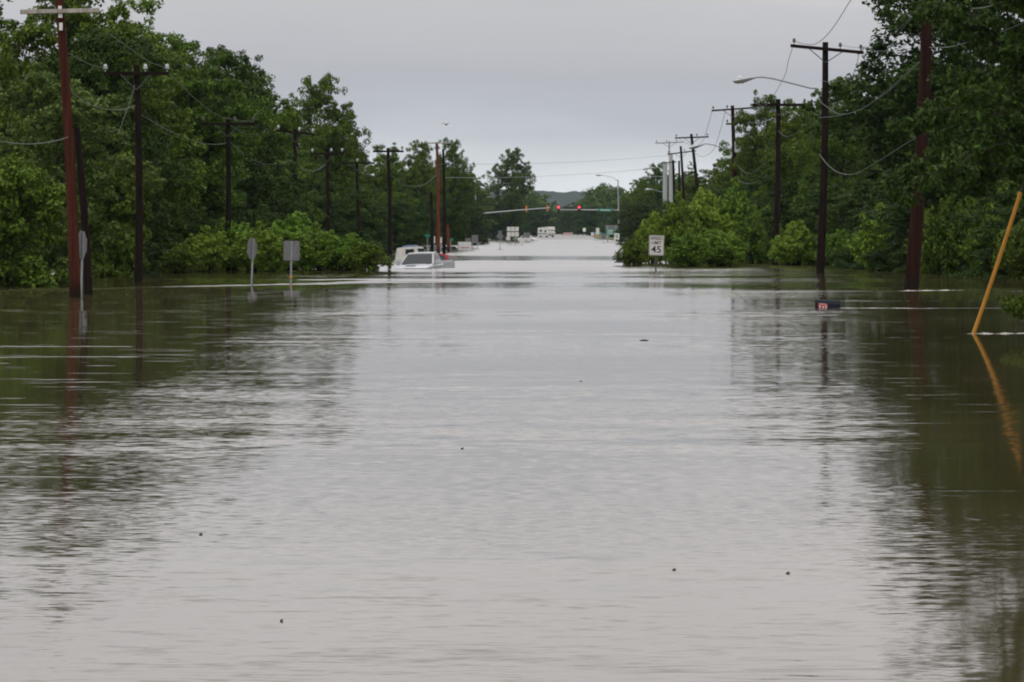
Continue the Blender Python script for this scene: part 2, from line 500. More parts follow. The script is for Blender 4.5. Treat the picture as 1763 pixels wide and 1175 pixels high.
RIDGES = [(-30, -2.5, 90, 1.7, 1.7, .13, 2, 7.0), (-8.5, 3, 139, .3, 1.0, .06, 2, 4), (-30, -10, 95, .05, 4.5, .022, 3, 20), (-30, -8, 84, -.05, 1.2, .028, 3, 12),
          (-9.5, -6.4, 57.6, .0, .12, .10, .5, 2.0), (-8.4, -5.8, 52.8, .02, .10, .09, .5, 1.6), (-14, 12, 178, .0, .8, .045, 6, 2.0),
          (6, 40, 112, .01, .35, .10, 2, .9), (7.0, 12.5, 87.2, -.02, .14, .13, .6, .5), (8.35, 20, 65.0, 0, .08, .26, .1, .12), (9, 13, 96, .02, .3, .06, .8, 2),
          (4, 22, 162, .0, .6, .05, 3, 1.5), (-20, -7, 150, 0, .4, .05, 2, 1), (-10, 14, 205, 0, 1.2, .04, 5, 2)]
M['water'] = m_water()
wx = [-900, -300, -100, -40, -20, -10, 0, 10, 20, 40, 100, 300, 900]
wy = [-300, -50, 0, 10, 25, 50, 100, 200, 400, 700, 900, 1100]
tag(grid('water', wx, wy, lambda x, y: x * 0, M['water'], False), kind='structure')

# ---- far wooded hills
def hill_z(X, Y):
    r = (Y - 3600) / 1900
    env = np.clip(1 - np.abs(r), 0, 1); env = env * env * (3 - 2 * env)
    h = 34 + 5 * np.sin(X * .006 + .6) + 5 * np.sin(X * .0135 + 2) + 2.5 * np.sin(X * .041 + Y * .01) + 1.6 * np.sin(X * .11 + Y * .05) + 1.2 * np.sin(X * .23)
    hr = np.random.default_rng(3).uniform(-1, 1, X.shape)
    return env * (h + 1.6 * hr) + 1.0
hm = solid('hill_forest', (.012, .029, .019), 0.95, var=.5, scale=.02)
tag(grid('hills', np.arange(-1400, 1900, 12), np.arange(1720, 5500, 60), hill_z, hm), kind='structure')

# ================================================================== trees
def rand_unit(rng, n):
    v = rng.normal(size=(n, 3))
    return v / np.linalg.norm(v, axis=1)[:, None]
def leaf_mesh(name, cen, rad, per, size, rng, mat, flat=.75, droop=0.0, up=.5):
    n = len(cen) * per
    c = np.repeat(cen, per, 0); r = np.repeat(rad, per)
    d = rand_unit(rng, n)
    p = c + d * (r * rng.uniform(.25, 1.0, n) ** .6)[:, None] * np.array([1, 1, flat])
    nrm = d * .7 + rand_unit(rng, n) * .6 + np.array([0, 0, up])
    nrm /= np.linalg.norm(nrm, axis=1)[:, None]
    t = rand_unit(rng, n) + np.array([0, 0, -droop])
    t -= nrm * np.sum(t * nrm, 1)[:, None]
    t /= np.linalg.norm(t, axis=1)[:, None] + 1e-9
    b = np.cross(nrm, t)
    Ls = size * rng.uniform(.6, 1.3, n)
    Ws = Ls * rng.uniform(.45, .7, n)
    a0 = p - t * (Ls / 2)[:, None]; a1 = p + t * (Ls / 2)[:, None]
    k = p - t * (Ls * .08)[:, None] - nrm * (Ls * .08)[:, None]
    b0 = k - b * (Ws / 2)[:, None]; b1 = k + b * (Ws / 2)[:, None]
    v = np.stack([a0, b0, a1, b1], 1).reshape(-1, 3)
    me = bpy.data.meshes.new(name)
    me.vertices.add(4 * n); me.loops.add(4 * n); me.polygons.add(n)
    me.vertices.foreach_set('co', v.astype(np.float32).ravel())
    me.loops.foreach_set('vertex_index', np.arange(4 * n, dtype=np.int32))
    me.polygons.foreach_set('loop_start', np.arange(0, 4 * n, 4, dtype=np.int32))
    me.materials.append(mat)
    me.update(calc_edges=True)
    return me
def profile(kind, t):
    if kind == 'oval': return math.sin(math.pi * min(1, max(0, .12 + .86 * t))) ** .6
    if kind == 'broad': return (1 - abs(t - .45) ** 1.8 * 2.2) if t < .95 else .25
    if kind == 'cone': return 1.05 - .75 * t
    return 1.0 - .45 * abs(t - .5)
def tree_parts(seed, H, R, kind='oval', low=.12, limbs=20, per=44, leaf=.20, tr=.85, mat='leaf', droop=.2, gap=.0):
    rng = np.random.default_rng(seed)
    tb = MB()
    tw = .5 * H / 14
    top = H * .86
    ph = rng.uniform(0, 6)
    def axis(z):
        q = z / H
        return np.array([.25 * math.sin(2.4 * q + ph) * q * R * .4, .25 * math.cos(2.1 * q + ph) * q * R * .4, z])
    zs = [-.5, .6, H * .2, H * .4, H * .6, top]
    tb.tube([axis(z) if z > 0 else (0, 0, z) for z in zs], [tw * .75, tw * .55, tw * .42, tw * .32, tw * .2, .04], 7)
    cen, rad = [], []
    for i in range(limbs):
        t = (i + rng.uniform(0, 1)) / limbs
        z0 = H * (low + (.86 - low) * t)
        az = i * 2.4 + rng.uniform(-.6, .6)
        Ri = R * max(.2, profile(kind, t)) * rng.uniform(.62, 1.14)
        rise = H * rng.uniform(.0, .16) * (1 - .85 * t)
        s = axis(z0 * .94)
        e = np.array([s[0] + Ri * math.cos(az), s[1] + Ri * math.sin(az), z0 + rise])
        mid = (s + e) / 2 + np.array([0, 0, .12 * Ri])
        tb.tube([s, mid, e], [tw * .2 * (1.1 - t), tw * .11 * (1.1 - t) + .02, .02], 5, False)
        for q in (.25, .45):
            pt = s * (1 - q) ** 2 + 2 * mid * q * (1 - q) + e * q * q
            cen.append(pt + rng.normal(size=3) * .35); rad.append(tr * rng.uniform(.5, .9))
        for q in ((.55, .78, 1.0) if Ri > R * .55 else (.65, 1.0)):
            if rng.uniform() < gap: continue
            pt = s * (1 - q) ** 2 + 2 * mid * q * (1 - q) + e * q * q
            br = R / 4.2 * rng.uniform(.75, 1.25)
            pt = pt + rng.normal(size=3) * np.array([.5, .5, .65]) * br
            for k in range(8):
                d = rng.normal(size=3); d /= np.linalg.norm(d); d[2] = abs(d[2]) * 1.1 - .35
                cen.append(pt + d * br * rng.uniform(.6, 1.15)); rad.append(tr * .55 * rng.uniform(.6, 1.15))
    for i in range(5):
        q = (i / 4) ** .8
        z = H * .76 + H * .15 * q
        pt = axis(z) + rng.normal(size=3) * np.array([1.0, 1.0, .2]) * (1.35 - .75 * q) * R / 3.2
        for k in range(8):
            d = rng.normal(size=3); d /= np.linalg.norm(d); d[2] = abs(d[2]) * .8 - .2
            cen.append(pt + d * R / 4.6 * (1.2 - .3 * q) * rng.uniform(.5, 1.1)); rad.append(tr * .5 * rng.uniform(.6, 1.1))
    # stray sprigs that break the outline
    cen = np.array(cen); rad = np.array(rad)
    ctr = np.array([0, 0, H * .55])
    k = rng.choice(len(cen), 34, replace=False)
    sp = cen[k] + (cen[k] - ctr) / np.linalg.norm(cen[k] - ctr, axis=1)[:, None] * rng.uniform(.3, .75, 34)[:, None]
    c2 = np.concatenate([cen, sp]); r2 = np.concatenate([rad, rng.uniform(.22, .42, 34)])
    cm = leaf_mesh('crown', c2, r2, per, leaf, rng, M[mat], droop=droop)
    tmesh = bpy.data.meshes.new('trunk')
    tmesh.from_pydata([tuple(map(float, p)) for p in tb.v], [], tb.f)
    tmesh.materials.append(M['bark'])
    tmesh.polygons.foreach_set('use_smooth', [True] * len(tmesh.polygons))
    return dict(H=H, R=R, crown=cm, trunk=tmesh)
V = {
    'oak': tree_parts(1, 14, 4.6, 'broad', .14, 36, 54),
    'ash': tree_parts(2, 14, 3.6, 'oval', .10, 38, 54),
    'elm': tree_parts(3, 14, 4.2, 'oval', .16, 32, 54, gap=.10),
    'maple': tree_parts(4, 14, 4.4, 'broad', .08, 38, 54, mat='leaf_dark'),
    'slim': tree_parts(5, 14, 2.9, 'oval', .08, 30, 52, mat='leaf'),
    'willow': tree_parts(6, 12, 4.2, 'broad', .05, 28, 40, leaf=.22, mat='leaf_pale', droop=1.6),
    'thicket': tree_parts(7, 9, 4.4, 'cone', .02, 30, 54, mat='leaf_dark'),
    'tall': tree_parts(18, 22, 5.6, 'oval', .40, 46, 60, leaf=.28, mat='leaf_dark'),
    'sapling': tree_parts(8, 8, 3.2, 'oval', .03, 24, 54, leaf=.24, mat='leaf'),
}
def place_tree(name, kind, px, topy, Y, rad, label, group=None, cat='tree', rot=None, X=None, zbase=None):
    p = V[kind]
    x = (px - CX) * Y / FP if X is None else X
    ztop = EYE + (HZ - topy) * Y / FP
    zb = float(ground_z(np.array(x), np.array(Y))) if zbase is None else zbase
    sz = (ztop - zb) / (p['H'] * 1.02)
    sr = rad / p['R']
    o = thing(name, label, cat, (x, Y, zb), rot if rot is not None else (px * 1.37 + Y * .7) % 6.28, group)
    o.scale = (sr, sr, sz)
    for part in ('trunk', 'crown'):
        c = bpy.data.objects.new(part, p[part]); COL.objects.link(c); c.parent = o
    return o
place_tree('tree', 'tall', 1925, -1620, 60, 5.8, 'tall tree just outside the right edge, seen as the dark reflection at lower right')
GL, GR = 'trees of the flooded woods along the left side', 'trees of the flooded woods along the right side'
LEFT = [  # kind, px, top y, distance, radius, label
    ('elm', -85, -150, 128, 2.6, 'tall tree at the left edge, twigs reaching into the sky gap behind the grey crossarm'),
    ('oak', 130, -90, 158, 4.6, 'tallest broad tree behind the red brown pole, its top cut by the picture edge'),
    ('ash', 232, -25, 172, 3.4, 'tall tree just right of the tallest one, behind the dark pole with white insulators'),
    ('oak', 318, 34, 186, 4.2, 'broad tree with bright leaf tops behind and right of the dark pole with white insulators'),
    ('maple', 392, 48, 204, 4.0, 'dark round topped tree above the crossarm pole that stands behind the big shrubs'),
    ('ash', 446, 114, 228, 3.7, 'lower leafy tree filling the dip between two taller ones above the shrubs'),
    ('oak', 540, 106, 302, 4.2, 'tall tree with ragged open top standing out against the sky above the tilted crossarm'),
    ('slim', 592, 195, 335, 2.9, 'narrow tree on the right flank of the ragged topped tall tree'),
    ('ash', 662, 240, 385, 2.9, 'small topped tree against the sky behind the black double arm pole'),
    ('oak', 726, 229, 470, 3.5, 'left one of the twin crowned trees behind the bright red pole'),
    ('oak', 781, 225, 480, 3.4, 'right one of the twin crowned trees, just right of the bright red pole'),
    ('oak', 879, 244, 850, 5.8, 'lone tall tree left of the road end with open sky on both sides'),
    ('willow', 90, 100, 142, 4.2, 'pale feathery willow like tree beside the red brown pole'),
    ('sapling', 12, 258, 122, 2.0, 'young light green tree at the left edge, its branch reaching over the water'),
    ('sapling', 178, 236, 150, 1.9, 'bushy grey green tree between the stub pole and the dark pole'),
]
for k, px, ty, Y, r, lab in LEFT:
    place_tree('tree', k, px, ty, Y, r, lab)
RIGHT = [
    ('maple', 1650, -150, 166, 6.5, 'large tree behind the big leaning pole, ragged twigs against the sky on its left'),
    ('elm', 1448, 113, 226, 3.4, 'high rounded tree behind the pole with the near street lamp'),
    ('oak', 1380, 152, 240, 3.2, 'tree between the two black crossarm poles, crown below the lamp arm'),
    ('elm', 1326, 146, 272, 3.0, 'tree with loose twigs against the sky above the plain black crossarm pole'),
    ('ash', 1284, 205, 318, 2.6, 'tree behind the pole with the white transformer can'),
    ('slim', 1243, 262, 372, 2.0, 'small tree just left of the pole with the white transformer can'),
    ('ash', 1205, 285, 430, 2.8, 'hazy tree behind the leaning dark pole'),
    ('oak', 1130, 270, 600, 4.2, 'tree behind the pale steel posts'),
    ('oak', 1106, 300, 770, 4.6, 'tree right of the traffic light post'),
]
for k, px, ty, Y, r, lab in RIGHT:
    place_tree('tree', k, px, ty, Y, r, lab)
SKY_L = ([-80, -25, 60, 85, 200, 235, 300, 400, 440, 470, 500, 540, 590, 605, 625, 650, 690, 710, 750, 812, 822, 860, 940],
         [-40, 95, 95, 0, 0, 40, 75, 90, 150, 175, 190, 190, 215, 260, 285, 275, 275, 262, 268, 290, 335, 345, 348])
SKY_R = ([930, 1000, 1060, 1120, 1180, 1225, 1250, 1290, 1330, 1440, 1500, 1620, 1800], [345, 338, 325, 295, 300, 300, 290, 240, 195, 160, 140, 60, 0])
rnd = random.Random(12)
def fill(side, n, sk, kinds, label, group):
    made = 0; tries = 0
    spots = []
    while made < n and tries < 4000:
        tries += 1
        Y = 145 * (900 / 145) ** rnd.random()
        l = (20 + 26 * rnd.random() ** 1.4)
        X = Y * 83.5 / FP + (l if side > 0 else -l)
        px = CX + X * FP / Y
        if not (-50 < px < 1810): continue
        if any(abs(px - a) * Y / FP < 2.2 and abs(Y - b_) < 16 for a, b_ in spots): continue
        cap = float(np.interp(px, *sk))
        ty = cap + rnd.uniform(12, 90) * min(1, 260 / Y)
        h = EYE + (HZ - ty) * Y / FP
        if h < 5: continue
        spots.append((px, Y))
        place_tree('tree', rnd.choice(kinds), px, ty, Y, min(5, max(2.6, h * .32)), label, group)
        made += 1
fill(-1, 46, SKY_L, ['oak', 'ash', 'maple', 'elm', 'maple', 'thicket'], 'dense green tree in the unbroken woods behind the row of poles beyond the left bank', GL)
fill(1, 44, SKY_R, ['oak', 'ash', 'maple', 'elm', 'thicket', 'ash'], 'dense green tree in the unbroken woods behind the poles beyond the right bank', GR)
GU_L, GU_R = 'dark undergrowth at the foot of the left woods', 'dark undergrowth at the foot of the right woods'
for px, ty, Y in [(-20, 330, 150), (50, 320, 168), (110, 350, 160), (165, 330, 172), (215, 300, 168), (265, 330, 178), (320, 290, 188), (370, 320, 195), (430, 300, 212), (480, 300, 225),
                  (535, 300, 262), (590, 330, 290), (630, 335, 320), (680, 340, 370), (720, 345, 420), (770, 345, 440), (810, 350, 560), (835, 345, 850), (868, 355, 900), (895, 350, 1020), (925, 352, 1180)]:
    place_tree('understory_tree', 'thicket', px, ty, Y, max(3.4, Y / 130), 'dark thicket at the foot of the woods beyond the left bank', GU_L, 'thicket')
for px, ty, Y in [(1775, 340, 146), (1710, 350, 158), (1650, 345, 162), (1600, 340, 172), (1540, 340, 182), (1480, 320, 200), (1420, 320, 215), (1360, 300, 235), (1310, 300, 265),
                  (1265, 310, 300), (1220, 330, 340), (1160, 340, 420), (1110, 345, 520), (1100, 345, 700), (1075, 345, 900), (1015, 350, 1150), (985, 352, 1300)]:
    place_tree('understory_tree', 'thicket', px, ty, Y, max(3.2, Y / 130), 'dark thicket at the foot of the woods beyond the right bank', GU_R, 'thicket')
# far woods where the road ends: one mass
def far_woods():
    rng = np.random.default_rng(44)
    cen, rad = [], []
    for i in range(520):
        Y = rng.uniform(1350, 1650)
        px = rng.uniform(800, 1200)
        hh = 12 + 5 * math.sin(px * .05) + rng.uniform(-2, 3) + max(0, abs(px - 968) - 30) * .05
        for k in range(5):
            z = 1 + hh * rng.uniform(.0, 1)
            cen.append(((px - CX) * Y / FP + rng.normal() * 2.5, Y + rng.normal() * 2.5, z)); rad.append(rng.uniform(1.6, 2.8))
    me = leaf_mesh('far_woods', np.array(cen), np.array(rad), 26, 1.5, rng, M['leaf'])
    o = bpy.data.objects.new('far_woods', me); COL.objects.link(o)
    tag(o, 'far off wood closing the view where the road ends', 'woods', None, 'stuff')
far_woods()

# ---- shrubs standing in the water
def shrub_parts(seed, H, R, n, per, leaf, mat, droop=.2):
    rng = np.random.default_rng(seed)
    tb = MB(); cen = []; rad = []
    for i in range(n):
        az = i * 2.4 + rng.uniform(-.5, .5); q = math.sqrt((i + .5) / n)
        tx, ty_ = R * q * math.cos(az) * rng.uniform(.8, 1.1), R * q * math.sin(az) * rng.uniform(.8, 1.1)
        z = H * (1 - .62 * q ** 2.2) * rng.uniform(.72, 1.08)
        s = np.array([tx * .15, ty_ * .15, -1.2]); e = np.array([tx, ty_, z]); mid = np.array([tx * .55, ty_ * .55, z * .6])
        tb.tube([s, mid, e], [.035, .025, .008], 5, False)
        for w in (.45, .62, .78, .9, 1.0):
            pt = s * (1 - w) ** 2 + 2 * mid * w * (1 - w) + e * w * w
            for k in range(2):
                c = pt + rng.normal(size=3) * np.array([.2, .2, .15]) * R / 2
                if c[2] < .1: c[2] = rng.uniform(.08, .3)
                cen.append(c); rad.append(rng.uniform(.16, .36) * R / 1.8)
        c = e + np.array([rng.normal() * .1, rng.normal() * .1, .22]); cen.append(c); rad.append(.14)
    cm = leaf_mesh('foliage', np.array(cen), np.array(rad), per, leaf, rng, M[mat], droop=droop)
    tm = bpy.data.meshes.new('stems'); tm.from_pydata([tuple(map(float, p)) for p in tb.v], [], tb.f); tm.materials.append(M['bark'])
    return dict(H=H, R=R, foliage=cm, stems=tm)
SV = [shrub_parts(31, 2.6, 1.8, 34, 34, .17, 'leaf_fresh'), shrub_parts(32, 2.6, 1.8, 28, 36, .18, 'leaf_fresh'), shrub_parts(33, 2.4, 2.0, 30, 34, .18, 'leaf', .6)]
def place_shrub(px, ty, Y, r, label, group, kind=0, name='shrub'):
    p = SV[kind]
    h = EYE + (HZ - ty) * Y / FP
    o = thing(name, label, 'shrub', ((px - CX) * Y / FP, Y, 0), (px * 2.1) % 6.28, group)
    o.scale = (r / p['R'], r / p['R'], h / (p['H'] * 1.05))
    for part in ('stems', 'foliage'):
        c = bpy.data.objects.new(part, p[part]); COL.objects.link(c); c.parent = o
GS_L, GS_R = 'bright green shrubs standing in the water on the left', 'bright green shrubs standing in the water on the right'
for px, ty, Y, r, k, lab in [
    (312, 418, 163, 1.0, 0, 'low outermost shrub of the left clump, under the dark pole with white insulators'),
    (352, 396, 168, 1.35, 1, 'rounded shrub next to the low outermost one in the left clump'),
    (402, 378, 172, 1.7, 0, 'full shrub behind the octagonal sign back, left of it'),
    (452, 388, 168, 1.55, 1, 'shrub between the octagonal and the rectangular sign back'),
    (503, 366, 176, 1.8, 0, 'tallest shrub of the left clump, behind the rectangular sign back'),
    (548, 390, 172, 1.5, 1, 'shrub just right of the rectangular sign back'),
    (592, 402, 172, 1.4, 0, 'shrub in front of the thin poles near the right end of the left clump'),
    (628, 412, 170, 1.15, 2, 'arching shrub leaning over the water beside the white pickup')]:
    place_shrub(px, ty, Y, r, lab, GS_L, k)
for px, ty, Y, r, k, lab in [
    (1122, 366, 212, 1.15, 0, 'light shrub sticking out over the water, left of the speed limit sign'),
    (1090, 408, 200, .95, 2, 'low shrub branch at the water left of the speed limit sign'),
    (1165, 340, 210, 1.5, 1, 'shrub right behind the speed limit sign'),
    (1212, 326, 222, 2.1, 0, 'tall shrub below the leaning dark pole on the right'),
    (1268, 318, 226, 2.1, 1, 'tall shrub at the foot of the transformer pole'),
    (1188, 398, 192, 1.4, 1, 'low shrub right of the speed limit sign at the waterline'),
    (1240, 396, 194, 1.6, 0, 'low wide shrub in front of the transformer pole'),
    (1308, 352, 210, 1.6, 2, 'shrub left of the plain black crossarm pole'),
    (1372, 380, 200, 1.6, 0, 'shrub between the two black crossarm poles at the waterline'),
    (1455, 392, 190, 1.6, 2, 'shrub right of the near street lamp pole'),
    (1520, 360, 176, 1.7, 1, 'shrub left of the big leaning pole'),
    (1620, 350, 160, 1.6, 2, 'shrub right of the big leaning pole at the far waterline'),
    (1660, 330, 158, 1.7, 2, 'tall pale shrub left of the yellow guy guard'),
    (1722, 350, 152, 1.7, 2, 'shrub behind the yellow guy guard'),
    (1775, 372, 140, 1.5, 2, 'shrub at the right edge beyond the yellow guy guard')]:
    place_shrub(px, ty, Y, r, lab, GS_R, k)
# vine on the plain crossarm pole
rng = np.random.default_rng(77)
zz = rng.uniform(0.3, 6.2, 60)
p0 = at(1331, 455, 207)
cen = np.stack([p0.x + rng.normal(size=60) * .22 - .18 + .12 * np.sin(zz * 2), p0.y - .25 + rng.normal(size=60) * .15, zz], -1)
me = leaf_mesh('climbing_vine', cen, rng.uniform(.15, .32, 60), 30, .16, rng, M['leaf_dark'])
o = bpy.data.objects.new('climbing_vine', me); COL.objects.link(o)
tag(o, 'dark vine climbing the lower half of the plain black crossarm pole', 'vine')

# ---- near tree on the right whose branches hang in front of the big pole
def near_tree():
    rng = np.random.default_rng(9)
    root = thing('overhanging_tree', 'near dark tree whose branches hang down in front of the big leaning pole', 'tree', (at(1880, 0, 88).x, 88, -1.0))
    ox, oy, oz = root.location
    tb = MB()
    tb.tube([(0, 0, -.5), (0, 0, 1.5), (-.15, .1, 4), (-.2, .2, 7), (-.1, .1, 11), (0, 0, 15.5)], [.34, .27, .23, .18, .12, .04], 9)
    cen, rad = [], []
    limbs = [((1597, 6), 96, 6.2, .3), ((1594, 185), 98, 5.6, .5), ((1582, 212), 101, 5.2, .5), # end pixel, end distance, start height, sag
        ((1600, 10), 84, 5.2, .2), ((1640, -60), 86, 6.6, .3), ((1700, -40), 80, 6.8, .3), ((1560, 205), 84, 4.9, .55), ((1640, 130), 90, 5.0, .6),
        ((1538, 300), 86, 4.4, .75), ((1545, 335), 92, 4.2, .75), ((1600, 300), 80, 4.2, .7), ((1650, 250), 84, 4.3, .6), ((1660, 310), 92, 4.0, .6),
        ((1700, 200), 82, 4.6, .5), ((1720, 290), 84, 3.8, .5), ((1690, 120), 90, 5.2, .4), ((1740, 80), 84, 5.6, .4), ((1650, 160), 82, 4.8, .5),
        ((1750, 330), 82, 3.4, .4), ((1620, 215), 95, 4.6, .6), ((1670, 60), 95, 5.6, .3), ((1760, 180), 90, 4.6, .3), ((1630, 262), 95, 4.6, .6)]
    for k in range(34):
        limbs.append(((rng.uniform(1535, 1900), -90 - 480 * k / 34 + rng.uniform(-30, 30)), rng.uniform(78, 100), 6.0 + 8.0 * k / 34, .5))
    for (ex, ey), Y, z0, sag in limbs:
        e = at(ex, ey, Y) - Vector((ox, oy, oz))
        s = Vector((-.1, .1, z0 + 1.0))
        mid = (s + e) / 2 + Vector((0, 0, sag))
        pts = [s * (1 - q) ** 2 + 2 * mid * q * (1 - q) + e * q * q for q in np.linspace(0, 1, 9)]
        tb.tube(pts, [.075 * (1 - q) + .008 for q in np.linspace(0, 1, 9)], 5, False)
        for q in np.linspace(.28, 1.0, 18):
            pt = s * (1 - q) ** 2 + 2 * mid * q * (1 - q) + e * q * q
            for k in range(3):
                off = rng.normal(size=3) * np.array([.30, .5, .22]) * (1.15 - .55 * q)
                tip = Vector(off) + pt - Vector((0, 0, .12))
                tb.tube([pt, (pt + tip) / 2 + Vector((0, 0, .03)), tip], [.012, .009, .004], 4, False)
                cen.append(tuple(tip)); rad.append(rng.uniform(.14, .30))
    tb.build('trunk', M['bark'], root, True)
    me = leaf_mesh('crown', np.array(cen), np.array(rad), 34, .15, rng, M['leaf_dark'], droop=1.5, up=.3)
    c = bpy.data.objects.new('crown', me); COL.objects.link(c); c.parent = root
    # low drooping branch at the right edge, close to the water
near_tree()
rng = np.random.default_rng(10)
r = thing('drooping_branch', 'leafy branch tip drooping to the water at the right edge below the yellow guard', 'branch', tuple(at(1800, 505, 63)))
tb = MB(); tb.tube([(.6, 0, -.1), (.2, 0, .12), (-.25, 0, .02), (-.72, -.05, -.38)], [.03, .022, .014, .004], 6); tb.build('stem', M['bark'], r)
q = rng.uniform(0, 1, 46)
cen = np.stack([.1 - .82 * q + rng.normal(size=46) * .06, rng.normal(size=46) * .12, .10 - .30 * q ** 2 - rng.uniform(0, .38, 46) * (.4 + .6 * np.sin(q * 3.1))], -1)
me = leaf_mesh('foliage', cen, rng.uniform(.06, .12, 46), 16, .11, rng, M['leaf'], droop=2.0)
c = bpy.data.objects.new('foliage', me); COL.objects.link(c); c.parent = r

# ================================================================== poles
GP = 'wooden utility poles along the road'
INS = {}
def insulator(root, p, mat='porcelain', s=1.0):
    mb = MB()
    mb.tube([(p[0], p[1], p[2]), (p[0], p[1], p[2] + .14 * s)], .02 * s, 6)
    mb.lathe((p[0], p[1], p[2] + .10 * s), [(.03 * s, 0), (.085 * s, .02 * s), (.085 * s, .06 * s), (.05 * s, .08 * s), (.075 * s, .10 * s), (.06 * s, .17 * s), (.02 * s, .19 * s)], 10)
    return mb.build('insulator', M[mat], root, True)
def pole(base, top, Y, rad, mat, label, arms=(), Yt=None, ins_mat='porcelain', buried=1.0):
    """base, top: photograph pixels; arms: dicts with a, b end pixels, ins: fractions along the arm"""
    b = at(*base, Y)
    t = at(*top, Yt or Y)
    if base[1] > HZ + 5: b.z = 0.0
    d = (t - b).normalized()
    root = thing('utility_pole', label, 'utility pole', tuple(b), 0, GP)
    foot = -d * (buried / max(.3, d.z))
    tt = t - b
    mb = MB()
    n = 8
    pts = [foot + (tt - foot) * (i / n) for i in range(n + 1)]
    bow = Vector((rad * .5, 0, 0))
    pts = [p + bow * math.sin(i / n * 3.14) for i, p in enumerate(pts)]
    mb.tube(pts, [rad * (1.08 - .36 * i / n) for i in range(n + 1)], 14)
    mb.build('shaft', M[mat], root, True)
    for a in arms:
        Ya = Y - rad * .9 - .06
        A = at(*a['a'], Ya + a.get('ya', 0)) - b
        B = at(*a['b'], Ya + a.get('yb', 0)) - b
        th = a.get('th', .115)
        u = (B - A).normalized()
        rot = Vector((1, 0, 0)).rotation_difference(u).to_matrix()
        m2 = MB(); m2.box((A + B) / 2, ((B - A).length, th, th * 1.15), rot)
        m2.build('crossarm', M[a.get('mat', mat)], root, bevel=.012)
        c = (A + B) / 2
        tc = tt * ((A.z + B.z) / 2 / tt.z)
        if a.get('brace', True):
            for s in (-1, 1):
                m3 = MB()
                L = (B - A).length
                p1 = tc + u * s * L * .23 + Vector((0, -rad - .13, -th * .5)) ; p1.z = (c + u * s * L * .23 + (tc - c).project(u) * 0).z - th * .4
                p1.x = (tc + u * s * L * .23).x
                p2 = tc + Vector((0, -rad * .95, -.62))
                m3.tube([p1, p2], .022, 6)
                m3.build('brace', M['steel_dark'], root)
        for q in a.get('ins', ()):
            insulator(root, A + (B - A) * q + Vector((0, 0, th * .55)), a.get('im', ins_mat), a.get('is', 1.0))
    return root, b, tt
def street_lamp_arm(root, b, px0, pts_px, Y, head, label=None):
    """bracket arm through photograph pixels, ending in a cobra head lamp"""
    lamp = tag(thing('street_lamp', label, 'street lamp', tuple(at(*px0, Y))), None, None, 'cobra head street lamps on brackets')
    o = lamp.location
    pts = [at(*p, Y + dy) - o for p, dy in pts_px]
    mb = MB(); mb.tube([Vector((0, 0, 0))] + pts, [.045] + [.036] * len(pts), 8); mb.build('bracket', M['galv'], lamp, True)
    (h0, h1) = head
    A = at(*h0, Y + pts_px[-1][1]) - o; B = at(*h1, Y + pts_px[-1][1]) - o
    u = (B - A); L = u.length; u.normalize()
    rot = Vector((1, 0, 0)).rotation_difference(u).to_matrix().to_4x4()
    m2 = MB()
    secs = [(0, .05, .06), (.2, .10, .10), (.5, .18, .17), (.8, .18, .17), (.95, .13, .11), (1.0, .04, .04)]
    vs = []; fs = []
    for q, w, hh in secs:
        for k in range(10):
            a = 2 * math.pi * k / 10
            vs.append((q * L, w * math.cos(a), hh * math.sin(a) * (1 if math.sin(a) > 0 else .55)))
    for i in range(len(secs) - 1):
        for k in range(10):
            fs.append((i * 10 + k, i * 10 + (k + 1) % 10, (i + 1) * 10 + (k + 1) % 10, (i + 1) * 10 + k))
    fs.append(tuple(range(10))); fs.append(tuple(50 + k for k in range(10)))
    m2.add(vs, fs); m2.xform(Matrix.Translation(A) @ rot)
    m2.build('lamp_housing', M['steel_pale'], lamp, True)
    m3 = MB(); m3.lathe((L * .68, 0, -.05), [(.15, 0), (.15, -.05), (.11, -.11), (.04, -.135)], 12); m3.xform(Matrix.Translation(A) @ rot)
    m3.build('lens', M['lamp_glass'], lamp, True)
    m4 = MB(); m4.lathe((L * .6, 0, .11), [(.04, 0), (.04, .06), (.02, .08)], 8); m4.xform(Matrix.Translation(A) @ rot)
    m4.build('light_sensor', M['ink'], lamp)
    return lamp
# left line
pole((128, 513), (99, -40), 101, .165, 'pole_red', 'reddish brown leaning pole with a pale grey crossarm, nearest pole on the left', [dict(a=(35, 21), b=(171, 18), mat='arm_grey', th=.11, brace=False)])
L1 = bpy.data.objects['utility_pole']
for py, w, h in ((14, .10, .12), (27, .12, .13), (46, .10, .22)):
    p = at(103.5 + (py - 21) * .055, py, 100.8) - L1.location
    mb = MB(); mb.box((p.x, p.y, p.z), (w, .02, h)); mb.build('tag', M['sign_white'], L1)
pole((150, 508), (132, 220), 105.5, .135, 'pole_dark', 'dark stub pole without crossarm standing against the reddish leaning pole')
pole((237, 487), (235, 112), 131, .155, 'pole_dark', 'dark pole with three white insulators beside the tall woods on the left', [dict(a=(178, 127), b=(291, 127), ins=(.03, .64, .97), **{'is': 1.0})])
pole((390, 466), (392, 205), 172, .15, 'pole_dark', 'dark pole rising behind the left part of the big shrubs, wide level crossarm', [dict(a=(345, 214), b=(440, 214), ins=(.04, .62, .96), im='brown_glaze')])
pole((503, 452), (508, 222), 216, .15, 'pole_dark', 'brown pole with a crossarm tilted down to its right, above the tallest shrub', [dict(a=(476, 225), b=(542, 232), ins=(.05, .6, .95))])
pole((562, 446), (563, 257), 246, .15, 'pole_dark', 'thin dark pole with white insulators right of the tilted crossarm', [dict(a=(535, 265), b=(592, 264), ins=(.05, .62, .95))])
